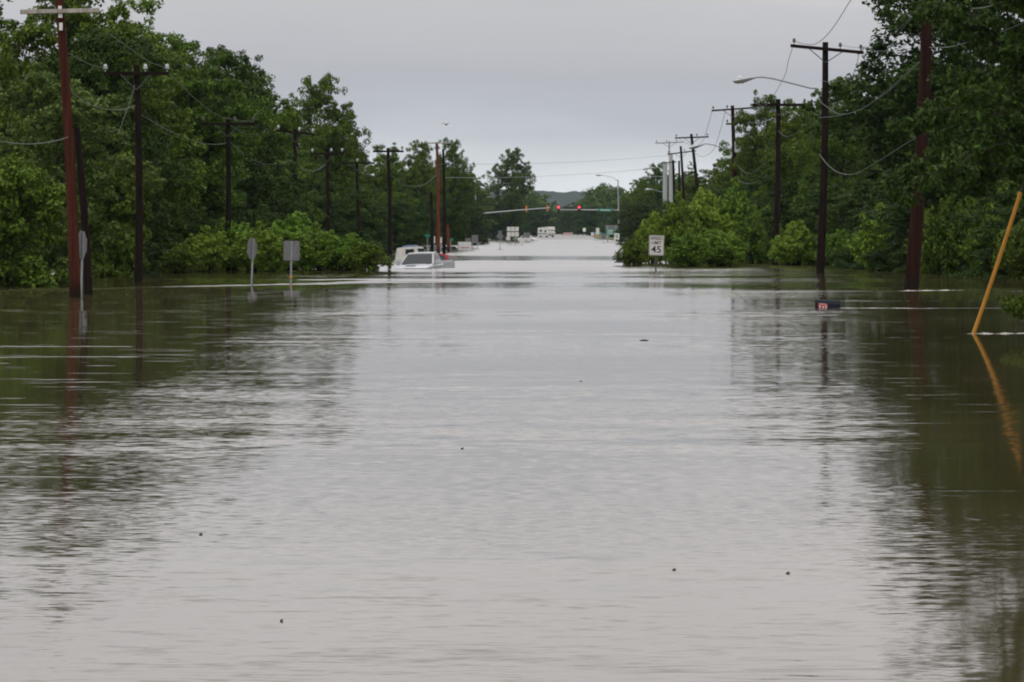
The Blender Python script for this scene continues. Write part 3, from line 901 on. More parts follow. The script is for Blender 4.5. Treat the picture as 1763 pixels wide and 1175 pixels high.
pole((615, 440), (614, 277), 283, .15, 'pole_dark', 'thin dark pole with faint crossarm left of the white pickup', [dict(a=(585, 281), b=(645, 281), ins=(.5,))])
pole((670, 448), (668, 255), 240, .15, 'pole_dark', 'black pole with double insulator pins behind the white pickup', [dict(a=(642, 261), b=(695, 261), ins=(.04, .3, .7, .95), im='brown_glaze')])
pole((754, 437), (752, 245), 308, .16, 'pole_bright_red', 'bright red pole with a thin pale crossarm', [dict(a=(733, 247), b=(776, 246), mat='arm_grey', th=.1, brace=False)])
pole((764, 436), (763, 257), 318, .15, 'pole_dark', 'black pole without crossarm just right of the bright red pole')
pole((743, 434), (742, 332), 330, .17, 'pole_dark', 'short black pole just left of the bright red pole')
# right line
pole((1567, 500), (1598, -60), 113, .225, 'pole_brown', 'biggest reddish brown leaning pole on the right with leaves hanging in front')
R2 = pole((1411, 471), (1421, 73), 161, .185, 'pole_dark', 'black pole carrying the near street lamp and a wide slanting crossarm', [dict(a=(1361, 79), b=(1487, 91), ins=(.05, .68, .96), im='brown_glaze', th=.13)])
pole((1333, 456), (1340, 171), 204, .18, 'pole_dark', 'plain black crossarm pole with vine, second from the near street lamp', [dict(a=(1295, 181), b=(1389, 181), ins=(.04, .65, .96), im='brown_glaze', th=.14)])
R4 = pole((1264, 441), (1261, 182), 276, .19, 'pole_brown', 'reddish pole with the white transformer can and two crossarms', [dict(a=(1225, 191), b=(1296, 186), ins=(.04, .38, .96), im='brown_glaze'), dict(a=(1250, 214), b=(1271, 213), brace=False, ins=(.1, .9), im='brown_glaze')])
pole((1210, 434), (1190, 231), 340, .18, 'pole_dark', 'dark pole leaning left with a level crossarm behind the far street lamp', [dict(a=(1162, 238), b=(1220, 236), ins=(.04, .65, .96), im='brown_glaze')])
pole((1180, 429), (1172, 252), 400, .18, 'pole_brown', 'dark pole with a rising crossarm left of the leaning one', [dict(a=(1149, 266), b=(1198, 260), ins=(.04, .6), im='brown_glaze')])
pole((1169, 427), (1169, 277), 430, .16, 'pole_dark', 'short black pole between the pale steel posts and the rising crossarm', [])
pole((1160, 426), (1159, 276), 440, .2, 'pole_dark', 'short black pole with low crossarm directly right of the pale steel posts', [dict(a=(1137, 281), b=(1165, 279), brace=False)])
pole((1154, 425), (1152, 243), 450, .12, 'galv', 'slender grey pole with a braced crossarm above the pale steel posts', [dict(a=(1128, 247), b=(1177, 245), ins=(.05, .4, .75), im='brown_glaze')])
# transformer can
b = at(1270, 263, 275.5)
tr = thing('transformer', 'white can transformer hung on the right side of the reddish pole', 'transformer', tuple(b))
mb = MB(); mb.lathe((0, 0, 0), [(.20, 0), (.235, .03), (.235, .82), (.20, .88), (.06, .92)], 16); mb.build('tank', M['transformer'], tr, True)
mb = MB(); mb.lathe((.05, -.1, .88), [(.03, 0), (.055, .03), (.035, .07), (.055, .11), (.02, .2)], 8); mb.build('bushing', M['brown_glaze'], tr, True)
mb = MB(); mb.box((-.27, 0, .65), (.16, .08, .08)); mb.box((-.27, 0, .2), (.16, .08, .08)); mb.build('hanger', M['steel_dark'], tr)
# street lamps
street_lamp_arm(None, None, (1409, 153), [((1395, 152), 0), ((1360, 143), -.2), ((1330, 135.5), -.4), ((1312, 133), -.5), ((1299, 133.5), -.55)], 161, ((1301, 133), (1262, 140)), 'near street lamp with grey cobra head reaching left from the black pole over the water')
street_lamp_arm(None, None, (1259, 258), [((1245, 255), 0), ((1228, 250), -.3), ((1216, 248), -.4), ((1209, 249), -.5)], 275.6, ((1211, 249), (1186, 255)), 'far street lamp on the reddish transformer pole, arm bowed upward')
street_lamp_arm(None, None, (1143, 291), [((1132, 289), 0), ((1122, 288), 0)], 445, ((1124, 288), (1106, 292)), 'topmost small street lamp sticking out left of the pale steel posts')
street_lamp_arm(None, None, (1143, 305), [((1132, 304), 0), ((1122, 304), 0)], 445, ((1122, 304), (1105, 305)), 'second small street lamp below the topmost at the pale steel posts')
street_lamp_arm(None, None, (1145, 332), [((1135, 330), 0), ((1124, 327), 0)], 470, ((1124, 326), (1110, 327)), 'lowest small street lamp at the pale steel posts, over the trees')
# pale steel posts
for px, ty, w, Y, lab in [(1145, 282, .32, 452, 'left and lower one of the two thick pale steel posts'), (1155, 266, .28, 448, 'right and taller one of the two thick pale steel posts')]:
    b = at(px, 425, Y); b.z = 0
    r = thing('steel_post', lab, 'steel post', tuple(b), 0, 'pale steel posts')
    h = at(px, ty, Y).z
    mb = MB(); mb.tube([(0, 0, -1), (0, 0, h * .5), (0, 0, h)], [w, w * .95, w * .9], 14); mb.build('shaft', M['steel_pale'], r, True)
    mb = MB(); mb.lathe((0, 0, h), [(w, 0), (w, .05), (w * .5, .15), (.04, .2)], 14); mb.build('cap', M['galv'], r, True)
    mb = MB()
    for k in range(14): mb.box((-w * .96, 0, 1 + k * (h - 1.5) / 14), (.12, .1, .04))
    mb.build('step_bolts', M['steel_dark'], r)

# ---- power lines
def wire(pts, label, rad=.016, mat='wire', group='overhead lines', name='power_line'):
    """pts: (px, py, distance); smooth curve through them"""
    P = [at(*p) for p in pts]
    ext = [P[0] * 2 - P[1]] + P + [P[-1] * 2 - P[-2]]
    out = []
    for i in range(1, len(ext) - 2):
        p0, p1, p2, p3 = ext[i - 1:i + 3]
        for k in range(8):
            t = k / 8
            out.append(.5 * ((2 * p1) + (p2 - p0) * t + (2 * p0 - 5 * p1 + 4 * p2 - p3) * t * t + (3 * p1 - p0 - 3 * p2 + p3) * t ** 3))
    out.append(P[-1])
    mb = MB(); mb.tube([p - P[0] for p in out], rad, 5)
    o = mb.build(name, M[mat], None, True); o.location = P[0]
    tag(o, label, 'power line', group)
wire([(1367, 71, 161), (1385, 76, 155), (1406, 75, 148), (1432, 51, 138), (1470, -8, 125)], 'thin line rising steeply from the left insulator of the near street lamp pole', .014, 'wire_dark')
wire([(1445, 77, 161), (1470, 82, 152), (1500, 79, 143), (1545, 52, 130), (1605, -8, 116)], 'line from middle insulator of the near street lamp pole to the big leaning pole', 0.0092, 'wire_mid')
wire([(1484, 80, 161), (1510, 88, 150), (1545, 85, 138), (1575, 66, 126), (1592, 50, 116)], 'line from the right insulator of the near street lamp pole to the big leaning pole', 0.0105, 'wire_mid')
wire([(1411, 139, 161), (1440, 141, 152), (1480, 127, 140), (1520, 92, 128), (1570, 30, 114)], 'line attached just above the lamp bracket and rising to the big leaning pole', 0.0092, 'wire_mid')
wire([(1411, 175, 161), (1435, 192, 152), (1455, 197, 146), (1500, 178, 134), (1585, 105, 115)], 'loop of cable sagging below the lamp bracket, upper of the pair', 0.0131, 'wire_mid')
wire([(1410, 203, 161), (1440, 200, 151), (1480, 189, 140), (1530, 157, 128), (1584, 107, 114)], 'cable meeting the sagging loop below the lamp bracket, lower of the pair', 0.0131, 'wire_mid')
wire([(1411, 266, 161), (1425, 284, 152), (1445, 298, 145), (1470, 300, 138), (1495, 288, 130), (1580, 235, 114)], 'thick pale cable hanging in a deep loop halfway up the near street lamp pole', 0.0157, 'wire_mid')
wire([(1364, 84, 161), (1357, 106, 172), (1350, 133, 185), (1320, 180, 196), (1300, 178, 204)], 'line falling steeply from the left end of the near street lamp crossarm', .013, 'wire_dark')
wire([(1479, 92, 161), (1470, 125, 172), (1440, 180, 184), (1400, 192, 195), (1386, 178, 204)], 'line falling steeply from the right end of the near street lamp crossarm', .013, 'wire_dark')
wire([(1386, 176, 204), (1397, 190, 198), (1411, 199, 190), (1440, 190, 178), (1480, 150, 161)], 'pale line sagging right from the plain black crossarm pole', 0.0105, 'wire_mid')
wire([(1340, 225, 204), (1348, 233, 199), (1358, 235, 195), (1375, 225, 186), (1410, 180, 163)], 'short pale loop right of the plain black crossarm pole', 0.0118, 'wire_mid')
wire([(1264, 278, 276), (1278, 294, 262), (1292, 299, 248), (1312, 284, 230), (1334, 240, 206)], 'pale loop between the transformer pole and the plain black crossarm pole', 0.0144, 'wire_mid')
wire([(1264, 304, 276), (1280, 315, 262), (1300, 314, 240), (1330, 295, 207)], 'lower shallow loop right of the transformer pole', 0.0131, 'wire_mid')
wire([(1226, 192, 276), (1218, 220, 295), (1208, 246, 318), (1190, 250, 330), (1165, 237, 340)], 'line falling from the left end of the transformer pole crossarm', .016, 'wire_dark')
wire([(1249, 190, 276), (1240, 225, 290), (1228, 258, 310), (1210, 270, 325), (1194, 262, 340)], 'line falling from the middle of the transformer pole crossarm', .016, 'wire_dark')
wire([(1638, 11, 100), (1660, 15, 96), (1690, 14, 92), (1715, 7, 88), (1745, -6, 84)], 'thick pale cable at the top right between the leaves', 0.0184, 'wire_mid')
wire([(1600, 82, 112), (1625, 82, 105), (1645, 79, 100), (1715, 58, 88), (1775, 34, 80)], 'cable passing behind the leaves from the big leaning pole to the right edge', 0.0118, 'wire_mid')
wire([(754, 283, 308), (850, 283, 330), (950, 281, 365), (1050, 276, 400), (1152, 268, 445)], 'upper thin line crossing the road high up in the distance', 0.0131, 'wire_mid')
wire([(764, 306, 318), (850, 306, 400), (930, 304, 520), (1050, 297, 560), (1140, 288, 450)], 'lower thin line crossing the road in the distance', .022, 'wire')
wire([(0, 244, 84), (30, 247.5, 90), (60, 248, 94), (95, 243, 98), (119, 236, 101)], 'pale cable entering from the left edge and tied to the reddish leaning pole', 0.014, 'wire_dim')
wire([(118, 155, 101), (150, 178, 112), (180, 188, 120), (210, 189, 126), (234, 182, 131)], 'slack cable from the reddish leaning pole to the dark pole with white insulators', 0.014, 'wire_dim')
wire([(118, 92, 101), (140, 104, 112), (160, 113, 122), (181, 117, 131)], 'line from the reddish leaning pole to the left white insulator', 0.011, 'wire_dim')
wire([(190, 60, 95), (225, 85, 108), (258, 107, 122), (287, 117, 131)], 'line reaching the rightmost white insulator of the dark pole', 0.011, 'wire_dim')
wire([(232, 147, 130.5), (222, 180, 130), (212, 208, 129.6), (204, 231, 129.3)], 'loose pale service wire hanging off the dark pole with white insulators', 0.013, 'wire_dim')
wire([(287, 122, 131), (330, 165, 145), (370, 196, 158), (395, 205, 168), (438, 210, 172)], 'line from the white insulators to the wide level crossarm', 0.013, 'wire_dim')
wire([(238, 195, 131), (290, 225, 145), (340, 245, 158), (370, 249, 167), (390, 247, 172)], 'slack cable between the dark pole with white insulators and the pole behind the shrubs', 0.014, 'wire_dim')
wire([(390, 240, 172), (430, 272, 190), (460, 283, 200), (485, 281, 209), (505, 275, 216)], 'slack cable ending at the pole with the tilted crossarm', 0.016, 'wire_dim')
wire([(392, 213, 172), (420, 230, 182), (445, 231, 195), (465, 226, 206), (478, 222, 216)], 'line rising to the left end of the tilted crossarm', 0.014, 'wire_dim')
wire([(507, 283, 216), (530, 294, 230), (548, 292, 238), (562, 282, 246)], 'short slack cable left of the thin pole with white insulators', 0.016, 'wire_dim')
wire([(670, 300, 240), (700, 320, 265), (730, 318, 290), (753, 300, 308)], 'slack cable reaching the bright red pole', 0.018, 'wire_dim')

# ================================================================== signs
def post(root, h, w=.03, mat='galv', x=0, y=.03):
    mb = MB()
    mb.box((x, y, (h - 1.0) / 2), (w * 1.6, w, h + 1.0)); mb.box((x, y + w * .4, (h - 1.0) / 2), (w * .7, w * .8, h + .98))
    return mb.build('post', M[mat], root)
def octagon(r):
    return [(r * math.cos(math.pi / 8 + k * math.pi / 4), r * math.sin(math.pi / 8 + k * math.pi / 4)) for k in range(8)]
def rrect(w, h, r=.05, n=4):
    out = []
    for cx, cy, a0 in ((w / 2 - r, h / 2 - r, 0), (-w / 2 + r, h / 2 - r, 90), (-w / 2 + r, -h / 2 + r, 180), (w / 2 - r, -h / 2 + r, 270)):
        for k in range(n + 1):
            a = math.radians(a0 + 90 * k / n); out.append((cx + r * math.cos(a), cy + r * math.sin(a)))
    return out
def plate(root, poly, zc, mat, x=0, y=0, name='plate', th=.006):
    mb = MB(); mb.prism([(u + x, v + zc) for u, v in poly], y - th, y, 'XZ')
    return mb.build(name, M[mat], root)
# octagonal sign backs, turned nearly edge-on
for px, Y, rz, topy, boty, lab in [(138, 101.8, math.radians(76), 398, 446, 'grey back of an octagonal sign seen nearly edge on beside the reddish leaning pole'),
                                (432, 126.5, math.radians(68), 410, 447, 'grey octagonal sign back on a thin post in front of the shrubs')]:
    b = at(px, 490, Y); b.z = 0
    z1, z0 = at(px, topy, Y).z, at(px, boty, Y).z
    r = thing('stop_sign', lab, 'sign', tuple(b), rz, 'octagonal sign backs')
    post(r, z1 - .03, .04, 'galv', 0, -.03)
    R = (z1 - z0) / 2 / math.cos(math.pi / 8)
    plate(r, octagon(R), (z0 + z1) / 2, 'sign_back')
    mb = MB(); mb.prism([(u, v + (z0 + z1) / 2) for u, v in octagon(R * .96)], .0005, .003, 'XZ'); mb.build('face', M['red'], r)
    r.rotation_euler = (math.radians(1.2), math.radians(1.5), rz)
# rectangular sign back
b = at(501, 488, 130); b.z = 0
r = thing('road_sign', 'grey rectangular sign back streaked with dirt, on a post with an orange band', 'sign', tuple(b), math.radians(14))
z1, z0 = at(499, 415, 130).z, at(499, 449, 130).z
post(r, z1, .04)
plate(r, rrect(.60, z1 - z0, .04), (z0 + z1) / 2, 'sign_back')
mb = MB(); mb.box((0, .02, .22), (.085, .07, .07)); mb.build('band', M['sign_orange'], r)
mb = MB(); mb.box((0, -.012, (z0 + z1) / 2), (.05, .012, (z1 - z0) * .98)); mb.build('stiffener', M['galv'], r)
r.rotation_euler = (0, math.radians(1), math.radians(14))
# speed limit sign
def speed_sign(px, Y, topy, boty, w, txt, label, rz=0, tilt=0.0, post_mat='steel_dark'):
    b = at(px, 460, Y); b.z = 0 if Y < 900 else float(ground_z(np.array(b.x), np.array(Y)))
    z1, z0 = at(px, topy, Y).z - b.z, at(px, boty, Y).z - b.z
    r = thing('speed_limit_sign', label, 'sign', tuple(b), rz)
    h = z1 - z0; zc = (z0 + z1) / 2
    post(r, z1 - .05, .045, post_mat)
    plate(r, rrect(w, h, .05), zc, 'sign_white')
    if txt:
        fr = MB()
        o_, i_ = rrect(w * .94, h * .95, .04), rrect(w * .90, h * .92, .035)
        n = len(o_)
        fr.add([(u, -.008, v + zc) for u, v in o_] + [(u, -.008, v + zc) for u, v in i_], [(k, (k + 1) % n, n + (k + 1) % n, n + k) for k in range(n)])
        fr.build('border', M['ink'], r)
        text_mesh('lettering', 'SPEED', h * .215, M['ink'], r, (0, -.009, zc + h * .335), sx=1.0)
        text_mesh('lettering', 'LIMIT', h * .215, M['ink'], r, (0, -.009, zc + h * .12), sx=1.0)
        text_mesh('numerals', txt, h * .47, M['ink'], r, (0, -.009, zc - h * .22), sx=1.12)
    r.rotation_euler = (0, tilt, rz)
    return r
speed_sign(1129, 176, 405.5, 440, .755, '45', 'white speed limit 45 sign standing in the flood in front of the right shrubs', math.radians(4), math.radians(1.6))

# far signs
def far_sign(name, label, px, Y, shapes, basey=None, posts=((0, .04),), rz=0.0, group='small distant road signs'):
    """shapes: (kind, x px offset, top y, bottom y, width px, material)"""
    b = at(px, basey or 415, Y)
    gz = float(ground_z(np.array(b.x), np.array(Y))); b.z = max(0, gz)
    r = thing(name, label, 'sign', tuple(b), rz, group)
    s = Y / FP
    tops = []
    for i, (kind, dx, ty, by, w, mat) in enumerate(shapes):
        z1, z0 = at(px, ty, Y).z - b.z, at(px, by, Y).z - b.z
        tops.append(z1)
        zc = (z0 + z1) / 2; h = z1 - z0; ww = w * s
        if kind == 'rect': poly = rrect(ww, h, .03)
        elif kind == 'diamond': poly = [(ww / 2, 0), (0, h / 2), (-ww / 2, 0), (0, -h / 2)]
        elif kind == 'oct': poly = octagon(h / 2 / math.cos(math.pi / 8))
        plate(r, poly, zc, mat, dx * s, -.005 * i, 'panel', .012)
        if mat == 'sign_green' and h > .5:
            mb = MB()
            for k in range(3):
                mb.box((dx * s - ww * .05, -.005 * i - .016, zc + h * (.28 - .27 * k)), (ww * (.6, .42, .5)[k], .004, h * .11))
            mb.build('lettering', M['sign_white'], r)
    for x, w in posts:
        post(r, max(tops) - .05, w * 1.2, 'galv', x * s, .03)
    return r
far_sign('diamond_sign', 'pale diamond sign back with a small square above, left of the shield signs', 861, 400, [('diamond', 0, 400, 414, 14, 'sign_back'), ('rect', 0, 397.5, 402, 6, 'sign_back')])
far_sign('shield_signs', 'block of six white route plates on two posts', 883, 520, [('rect', -7, 391, 398.5, 6.2, 'sign_white'), ('rect', 0, 391, 398.5, 6.2, 'sign_white'), ('rect', 7, 391, 398.5, 6.2, 'sign_white'),
          ('rect', -7, 400, 407.5, 6.2, 'sign_white'), ('rect', 0, 400, 407.5, 6.2, 'sign_white'), ('rect', 7, 400, 407.5, 6.2, 'sign_white')], posts=((-4, .05), (4, .05)))
far_sign('plate_sign', 'small white plate low beside the block of six route plates', 875, 530, [('rect', 0, 408, 414, 6, 'sign_white')])
far_sign('board_sign', 'taller grey sign back on two posts left of the diamond sign', 818, 420, [('rect', 0, 405, 419, 10.5, 'sign_back')], posts=((-5, .05), (4, .05)))
far_sign('board_sign', 'lower grey sign back tucked left of the taller grey one', 806, 425, [('rect', 0, 410.5, 418.5, 10, 'sign_back')], posts=((-4, .05), (3, .05)))
far_sign('square_sign', 'grey square sign above the white parked car near the camper', 907, 700, [('rect', 0, 401, 408, 11, 'sign_back')])
far_sign('octagon_sign', 'pale octagonal sign back low over the water in front of the white parked car', 899, 480, [('oct', 0, 412, 421, 10, 'sign_white')])
far_sign('street_name_sign', 'green street name sign on a pale post left of the short black pole', 736, 350, [('rect', 0, 404, 408, 9, 'sign_green')])
far_sign('street_name_sign', 'green street name sign right of the black pole beside the red one', 776, 360, [('rect', 0, 411, 415, 9, 'sign_green')])
far_sign('narrow_sign', 'narrow white sign just left of the bright red pole', 747, 345, [('rect', 0, 407, 419, 4.5, 'sign_white')])
far_sign('narrow_sign', 'narrow pale sign between the bright red and the black pole', 759, 345, [('rect', 0, 409, 419, 4.0, 'sign_white')])
far_sign('direction_sign', 'green direction sign with a pale header strip by the traffic light post', 1053, 690, [('rect', 0, 388, 395, 22, 'sign_back'), ('rect', -1.5, 394.5, 405, 18, 'sign_green')], posts=((-7, .1), (7, .1)))
far_sign('exit_sign', 'long low green sign farther off, half hidden by a white sign', 1029, 800, [('rect', 0, 400, 405.5, 15, 'sign_green'), ('rect', -9, 400.5, 406, 5, 'sign_white')], posts=((-5, .08), (5, .08)))
far_sign('plate_sign', 'white upright sign with an orange plate under it', 1029, 760, [('rect', 0, 393, 403.5, 5.5, 'sign_white'), ('rect', -1.5, 405.5, 408.5, 6, 'sign_orange')])
far_sign('square_sign', 'grey white sign on a post in the water left of the speed plate', 1039, 620, [('rect', 0, 402, 412, 8, 'sign_back')])
s2 = far_sign('speed_plate', 'tilted white sign with dark lettering at the foot of the traffic light post', 1061, 560, [('rect', 0, 402, 420, 9, 'sign_white')])
mb = MB(); z1, z0 = at(0, 402, 560).z, at(0, 420, 560).z
for k, (wq, hq) in enumerate([(.5, .07), (.45, .07), (.3, .2)]):
    mb.box((0, -.02, z1 - (z1 - z0) * (.2, .38, .68)[k]), (9 * 560 / FP * wq, .006, (z1 - z0) * hq))
mb.build('lettering', M['ink'], s2)
s2.rotation_euler = (0, math.radians(4), 0)
far_sign('shield_sign', 'small bluish white sign at the edge of the right shrubs', 1075, 540, [('rect', 0, 409, 417, 7, 'sign_blue')])
far_sign('warning_sign', 'small yellow diamond sign right of the barricade', 992, 1150, [('diamond', 0, 395, 401, 6, 'sign_yellow')])
far_sign('plate_sign', 'small white sign on the grass bank', 1006, 1100, [('rect', 0, 393, 399, 5, 'sign_white')])
far_sign('marker_post', 'little white marker on a thin stake in the flooded woods on the left', 91, 128, [('rect', 0, 465, 474, 7, 'sign_white')], posts=((0, .02),))
b = at(773, 430, 345); b.z = 0
r = thing('wooden_post', 'leaning orange brown post behind the black pole beside the red one', 'post', tuple(b))
mb = MB(); mb.tube([(0, 0, -1), (-.05, 0, 1.2), (-.12, 0, at(773, 388, 345).z)], [.16, .15, .13], 8); mb.build('shaft', M['pole_bright_red'], r, True)

# ================================================================== traffic lights
def signal_head(root, x, z, lit, back, s=1.0):
    mb = MB(); mb.box((x, 0, z), (.46 * s, .24, 1.35 * s)); hd = mb.build('signal_head', M['signal_yellow'] if back else M['ink'], root, bevel=.03)
    sgn = 1 if back else -1
    for k in range(3):
        zk = z + (.43 - .43 * k) * s
        m2 = MB(); m2.lathe((x, sgn * .13, zk), [(.18 * s, 0), (.18 * s, sgn * .02), (.05, sgn * .04)], 14, 'Y')
        m2.build('lens', M['red_lamp'] if (lit and k == 0) else M['dark_lens'], hd)
        m3 = MB(); n = 10
        arc = [(x + .2 * s * math.cos(a), zk + .2 * s * math.sin(a)) for a in np.linspace(-.3, math.pi + .3, n)]
        arc2 = [(x + .22 * s * math.cos(a), zk + .22 * s * math.sin(a)) for a in np.linspace(-.3, math.pi + .3, n)]
        m3.prism(arc + arc2[::-1], sgn * .12, sgn * .3, 'XZ')
        m3.build('visor', M['signal_yellow'] if back else M['ink'], hd)
        if back:
            m4 = MB(); m4.box((x, -.13, zk), (.36 * s, .03, .34 * s)); m4.build('door', M['signal_yellow'], hd, bevel=.01)
    return hd
Yt = 730
b = at(1064, 415, Yt); b.z = 0
tl = thing('traffic_light', 'tall grey post whose arm carries two lit red lights and a green street name plate', 'traffic light', tuple(b))
hz = at(0, 362, Yt).z; ht = at(0, 310, Yt).z
mb = MB(); mb.tube([(.3, 0, -1), (.1, 0, hz), (0, 0, ht)], [.2, .17, .12], 12); mb.build('post', M['galv'], tl, True)
L = (1064 - 958) * Yt / FP
mb = MB(); mb.tube([(.1, -.1, hz), (-L * .5, -.1, hz + .03), (-L, -.1, hz + .05)], [.15, .12, .08], 10); mb.build('mast_arm', M['steel_pale'], tl, True)
for px in (961.5, 997):
    signal_head(tl, (px - 1064) * Yt / FP, at(0, 362, Yt).z + .1, True, False, 1.15).location.y = -.42
mb = MB(); mb.box(((1042 - 1064) * Yt / FP, -.28, hz), (24 * Yt / FP, .02, .62)); mb.build('street_name_plate', M['sign_green'], tl)
mb = MB(); mb.box(((1042 - 1064) * Yt / FP, -.295, hz), (17 * Yt / FP, .006, .16)); mb.build('lettering', M['sign_white'], tl)
mb = MB(); pa = [(0, 0, ht - .3)] + [tuple(at(p, q, Yt) - b) for p, q in ((1055, 306), (1045, 303.5), (1036, 302))]
mb.tube(pa, .05, 8); mb.build('lamp_bracket', M['galv'], tl, True)
mb = MB(); p = at(1031, 302, Yt) - b; mb.lathe((p.x, 0, p.z), [(.05, -.7), (.2, -.4), (.2, .2), (.06, .6)], 10, 'X'); mb.build('lamp_head', M['steel_pale'], tl, True)
b = at(819, 412, 765); b.z = 0
tl = thing('traffic_light', 'farther mast arm on the left carrying two yellow signal heads seen from behind', 'traffic light', tuple(b))
ht = at(0, 311, 765).z
mb = MB(); mb.tube([(0, 0, -1), (0, 0, ht)], [.17, .1], 10); mb.build('post', M['galv'], tl, True)
A = at(819, 369, 765) - b; B = at(947, 358, 760) - b
mb = MB(); mb.tube([A, (A + B) / 2 + Vector((0, 0, .05)), B], [.16, .13, .09], 10); mb.build('mast_arm', M['steel_pale'], tl, True)
for px, py in ((906.5, 360), (943, 358.5)):
    signal_head(tl, (px - 819) * 763 / FP, at(0, py, 763).z, False, True, 1.0).location.y = -.28

# ================================================================== vehicles
def quadplate(root, pts, mat, name, th=.012):
    """a thin panel through 4+ coplanar points"""
    P = [Vector(p) for p in pts]
    n = (P[1] - P[0]).cross(P[2] - P[0]).normalized()
    mb = MB(); k = len(P)
    mb.add([p + n * th for p in P] + [p - n * th for p in P], [tuple(range(k)), tuple(range(k, 2 * k))[::-1]] + [(i, (i + 1) % k, k + (i + 1) % k, k + i) for i in range(k)])
    return mb.build(name, M[mat], root)
def loft(secs):
    """secs: list of closed sections with equal point counts"""
    mb = MB(); n = len(secs[0]); vs = [p for s in secs for p in s]; fs = []
    for i in range(len(secs) - 1):
        for k in range(n):
            fs.append((i * n + k, i * n + (k + 1) % n, (i + 1) * n + (k + 1) % n, (i + 1) * n + k))
    fs.append(tuple(range(n))[::-1]); fs.append(tuple((len(secs) - 1) * n + k for k in range(n)))
    return mb.add(vs, fs)
def sec(y, w, z0, z1, wt=None, r=.08):
    wt = wt or w
    return [(-w, y, z0), (w, y, z0), (w, y, z1 - r), (wt - r * .4, y, z1 - r * .3), (wt * .55, y, z1 + .01), (0, y, z1 + .02), (-wt * .55, y, z1 + .01), (-wt + r * .4, y, z1 - r * .3), (-w, y, z1 - r)]
def wheel(root, x, y, z, r=.36):
    mb = MB(); mb.lathe((x, y, z), [(r * .6, -.11), (r * .95, -.11), (r, -.07), (r, .07), (r * .95, .11), (r * .6, .11)], 20, 'X')
    w = mb.build('wheel', M['rubber'], root, True)
    m2 = MB(); m2.lathe((x, y, z), [(r * .58, -.115), (r * .6, -.08), (r * .6, .08), (r * .58, .115)], 14, 'X'); m2.build('rim', M['chrome'], w, True)
def pickup(loc, rz):
    # front towards -y; z measured from the ground
    r = thing('pickup_truck', 'silver white pickup truck stranded in the flood, water up to its bonnet', 'truck', loc, rz)
    hood = loft([sec(-2.75, .86, .45, .98, .80), sec(-2.6, .94, .4, 1.05, .86), sec(-1.9, .96, .38, 1.12, .90), sec(-1.25, .97, .38, 1.17, .92)])
    hood.build('bonnet', M['silver_paint'], r, True)
    loft([sec(-1.245, .98, .35, 1.15, .95), sec(.55, .98, .35, 1.17, .95)]).build('cab_body', M['silver_paint'], r, True)
    # greenhouse
    roof_z = 1.71
    gh = MB()
    b_ = [(-.93, -1.2, 1.16), (.93, -1.2, 1.16), (.93, .52, 1.16), (-.93, .52, 1.16)]
    t_ = [(-.72, -.42, roof_z), (.72, -.42, roof_z), (.72, .42, roof_z), (-.72, .42, roof_z)]
    gh.add(b_ + t_, [(0, 1, 5, 4), (1, 2, 6, 5), (2, 3, 7, 6), (3, 0, 4, 7), (4, 5, 6, 7)])
    gh.build('cabin_frame', M['silver_paint'], r)
    rf = loft([sec(-.46, .74, roof_z - .03, roof_z + .03, .68, .03), sec(-.1, .76, roof_z - .03, roof_z + .07, .7, .03), sec(.45, .74, roof_z - .03, roof_z + .03, .68, .03)])
    rf.build('roof', M['silver_paint'], r, True)
    def lerp(a, b, t): return tuple(a[i] + (b[i] - a[i]) * t for i in range(3))
    def panel(a, bb, c, d, u0, u1, v0, v1, name, mat='glass'):
        q = lambda u, v_: lerp(lerp(a, bb, u), lerp(d, c, u), v_)
        quadplate(r, [q(u0, v0), q(u1, v0), q(u1, v1), q(u0, v1)], mat, name)
    panel(b_[0], b_[1], t_[1], t_[0], .035, .965, .04, .95, 'windscreen')
    panel(b_[1], b_[2], t_[2], t_[1], .16, .92, .10, .86, 'side_window')
    panel(b_[3], b_[0], t_[0], t_[3], .08, .84, .10, .86, 'side_window')
    panel(b_[2], b_[3], t_[3], t_[2], .1, .9, .1, .88, 'rear_window')
    mb = MB(); mb.box((0, -1.16, 1.185), (1.5, .1, .03)); mb.build('wiper_cowl', M['ink'], r)
    for s in (-1, 1):
        mb = MB(); mb.box((s * 1.12, -.82, 1.27), (.26, .12, .24)); mb.box((s * .99, -.80, 1.22), (.14, .05, .05)); mb.build('wing_mirror', M['silver_paint'], r, bevel=.02)
        mb = MB(); mb.box((s * .72, -2.72, .86), (.26, .12, .18)); mb.build('headlight', M['lamp_glass'], r, bevel=.02)
        mb = MB(); mb.box((s * .985, -.1, 1.0), (.02, .14, .04)); mb.build('door_handle', M['chrome'], r)
        wheel(r, s * .86, -1.85, .36); wheel(r, s * .86, 1.75, .36)
    mb = MB(); mb.box((0, -2.80, .62), (1.0, .08, .34)); mb.build('grille', M['ink'], r)
    mb = MB(); mb.box((0, -2.86, .42), (1.86, .16, .2)); mb.build('bumper', M['chrome'], r, bevel=.03)
    bed = MB()
    for s in (-1, 1): bed.box((s * .93, 1.72, .79), (.12, 2.28, .86), None, (.7, .97))
    bed.box((0, 2.83, .82), (1.76, .1, .9)); bed.box((0, .63, .9), (1.74, .06, .7)); bed.box((0, 1.72, .55), (1.74, 2.2, .06))
    bed.build('bed', M['silver_paint'], r, bevel=.03)
    mb = MB(); mb.box((0, -1.92, 1.125), (.5, 1.0, .04)); mb.build('bonnet_scoop', M['grey_paint'], r, bevel=.015)
    return r
pk = pickup((at(729, 460, 186).x, 186.6, -.96), math.radians(-15))
pk.rotation_euler = (math.radians(1.0), math.radians(-2.0), math.radians(-15))
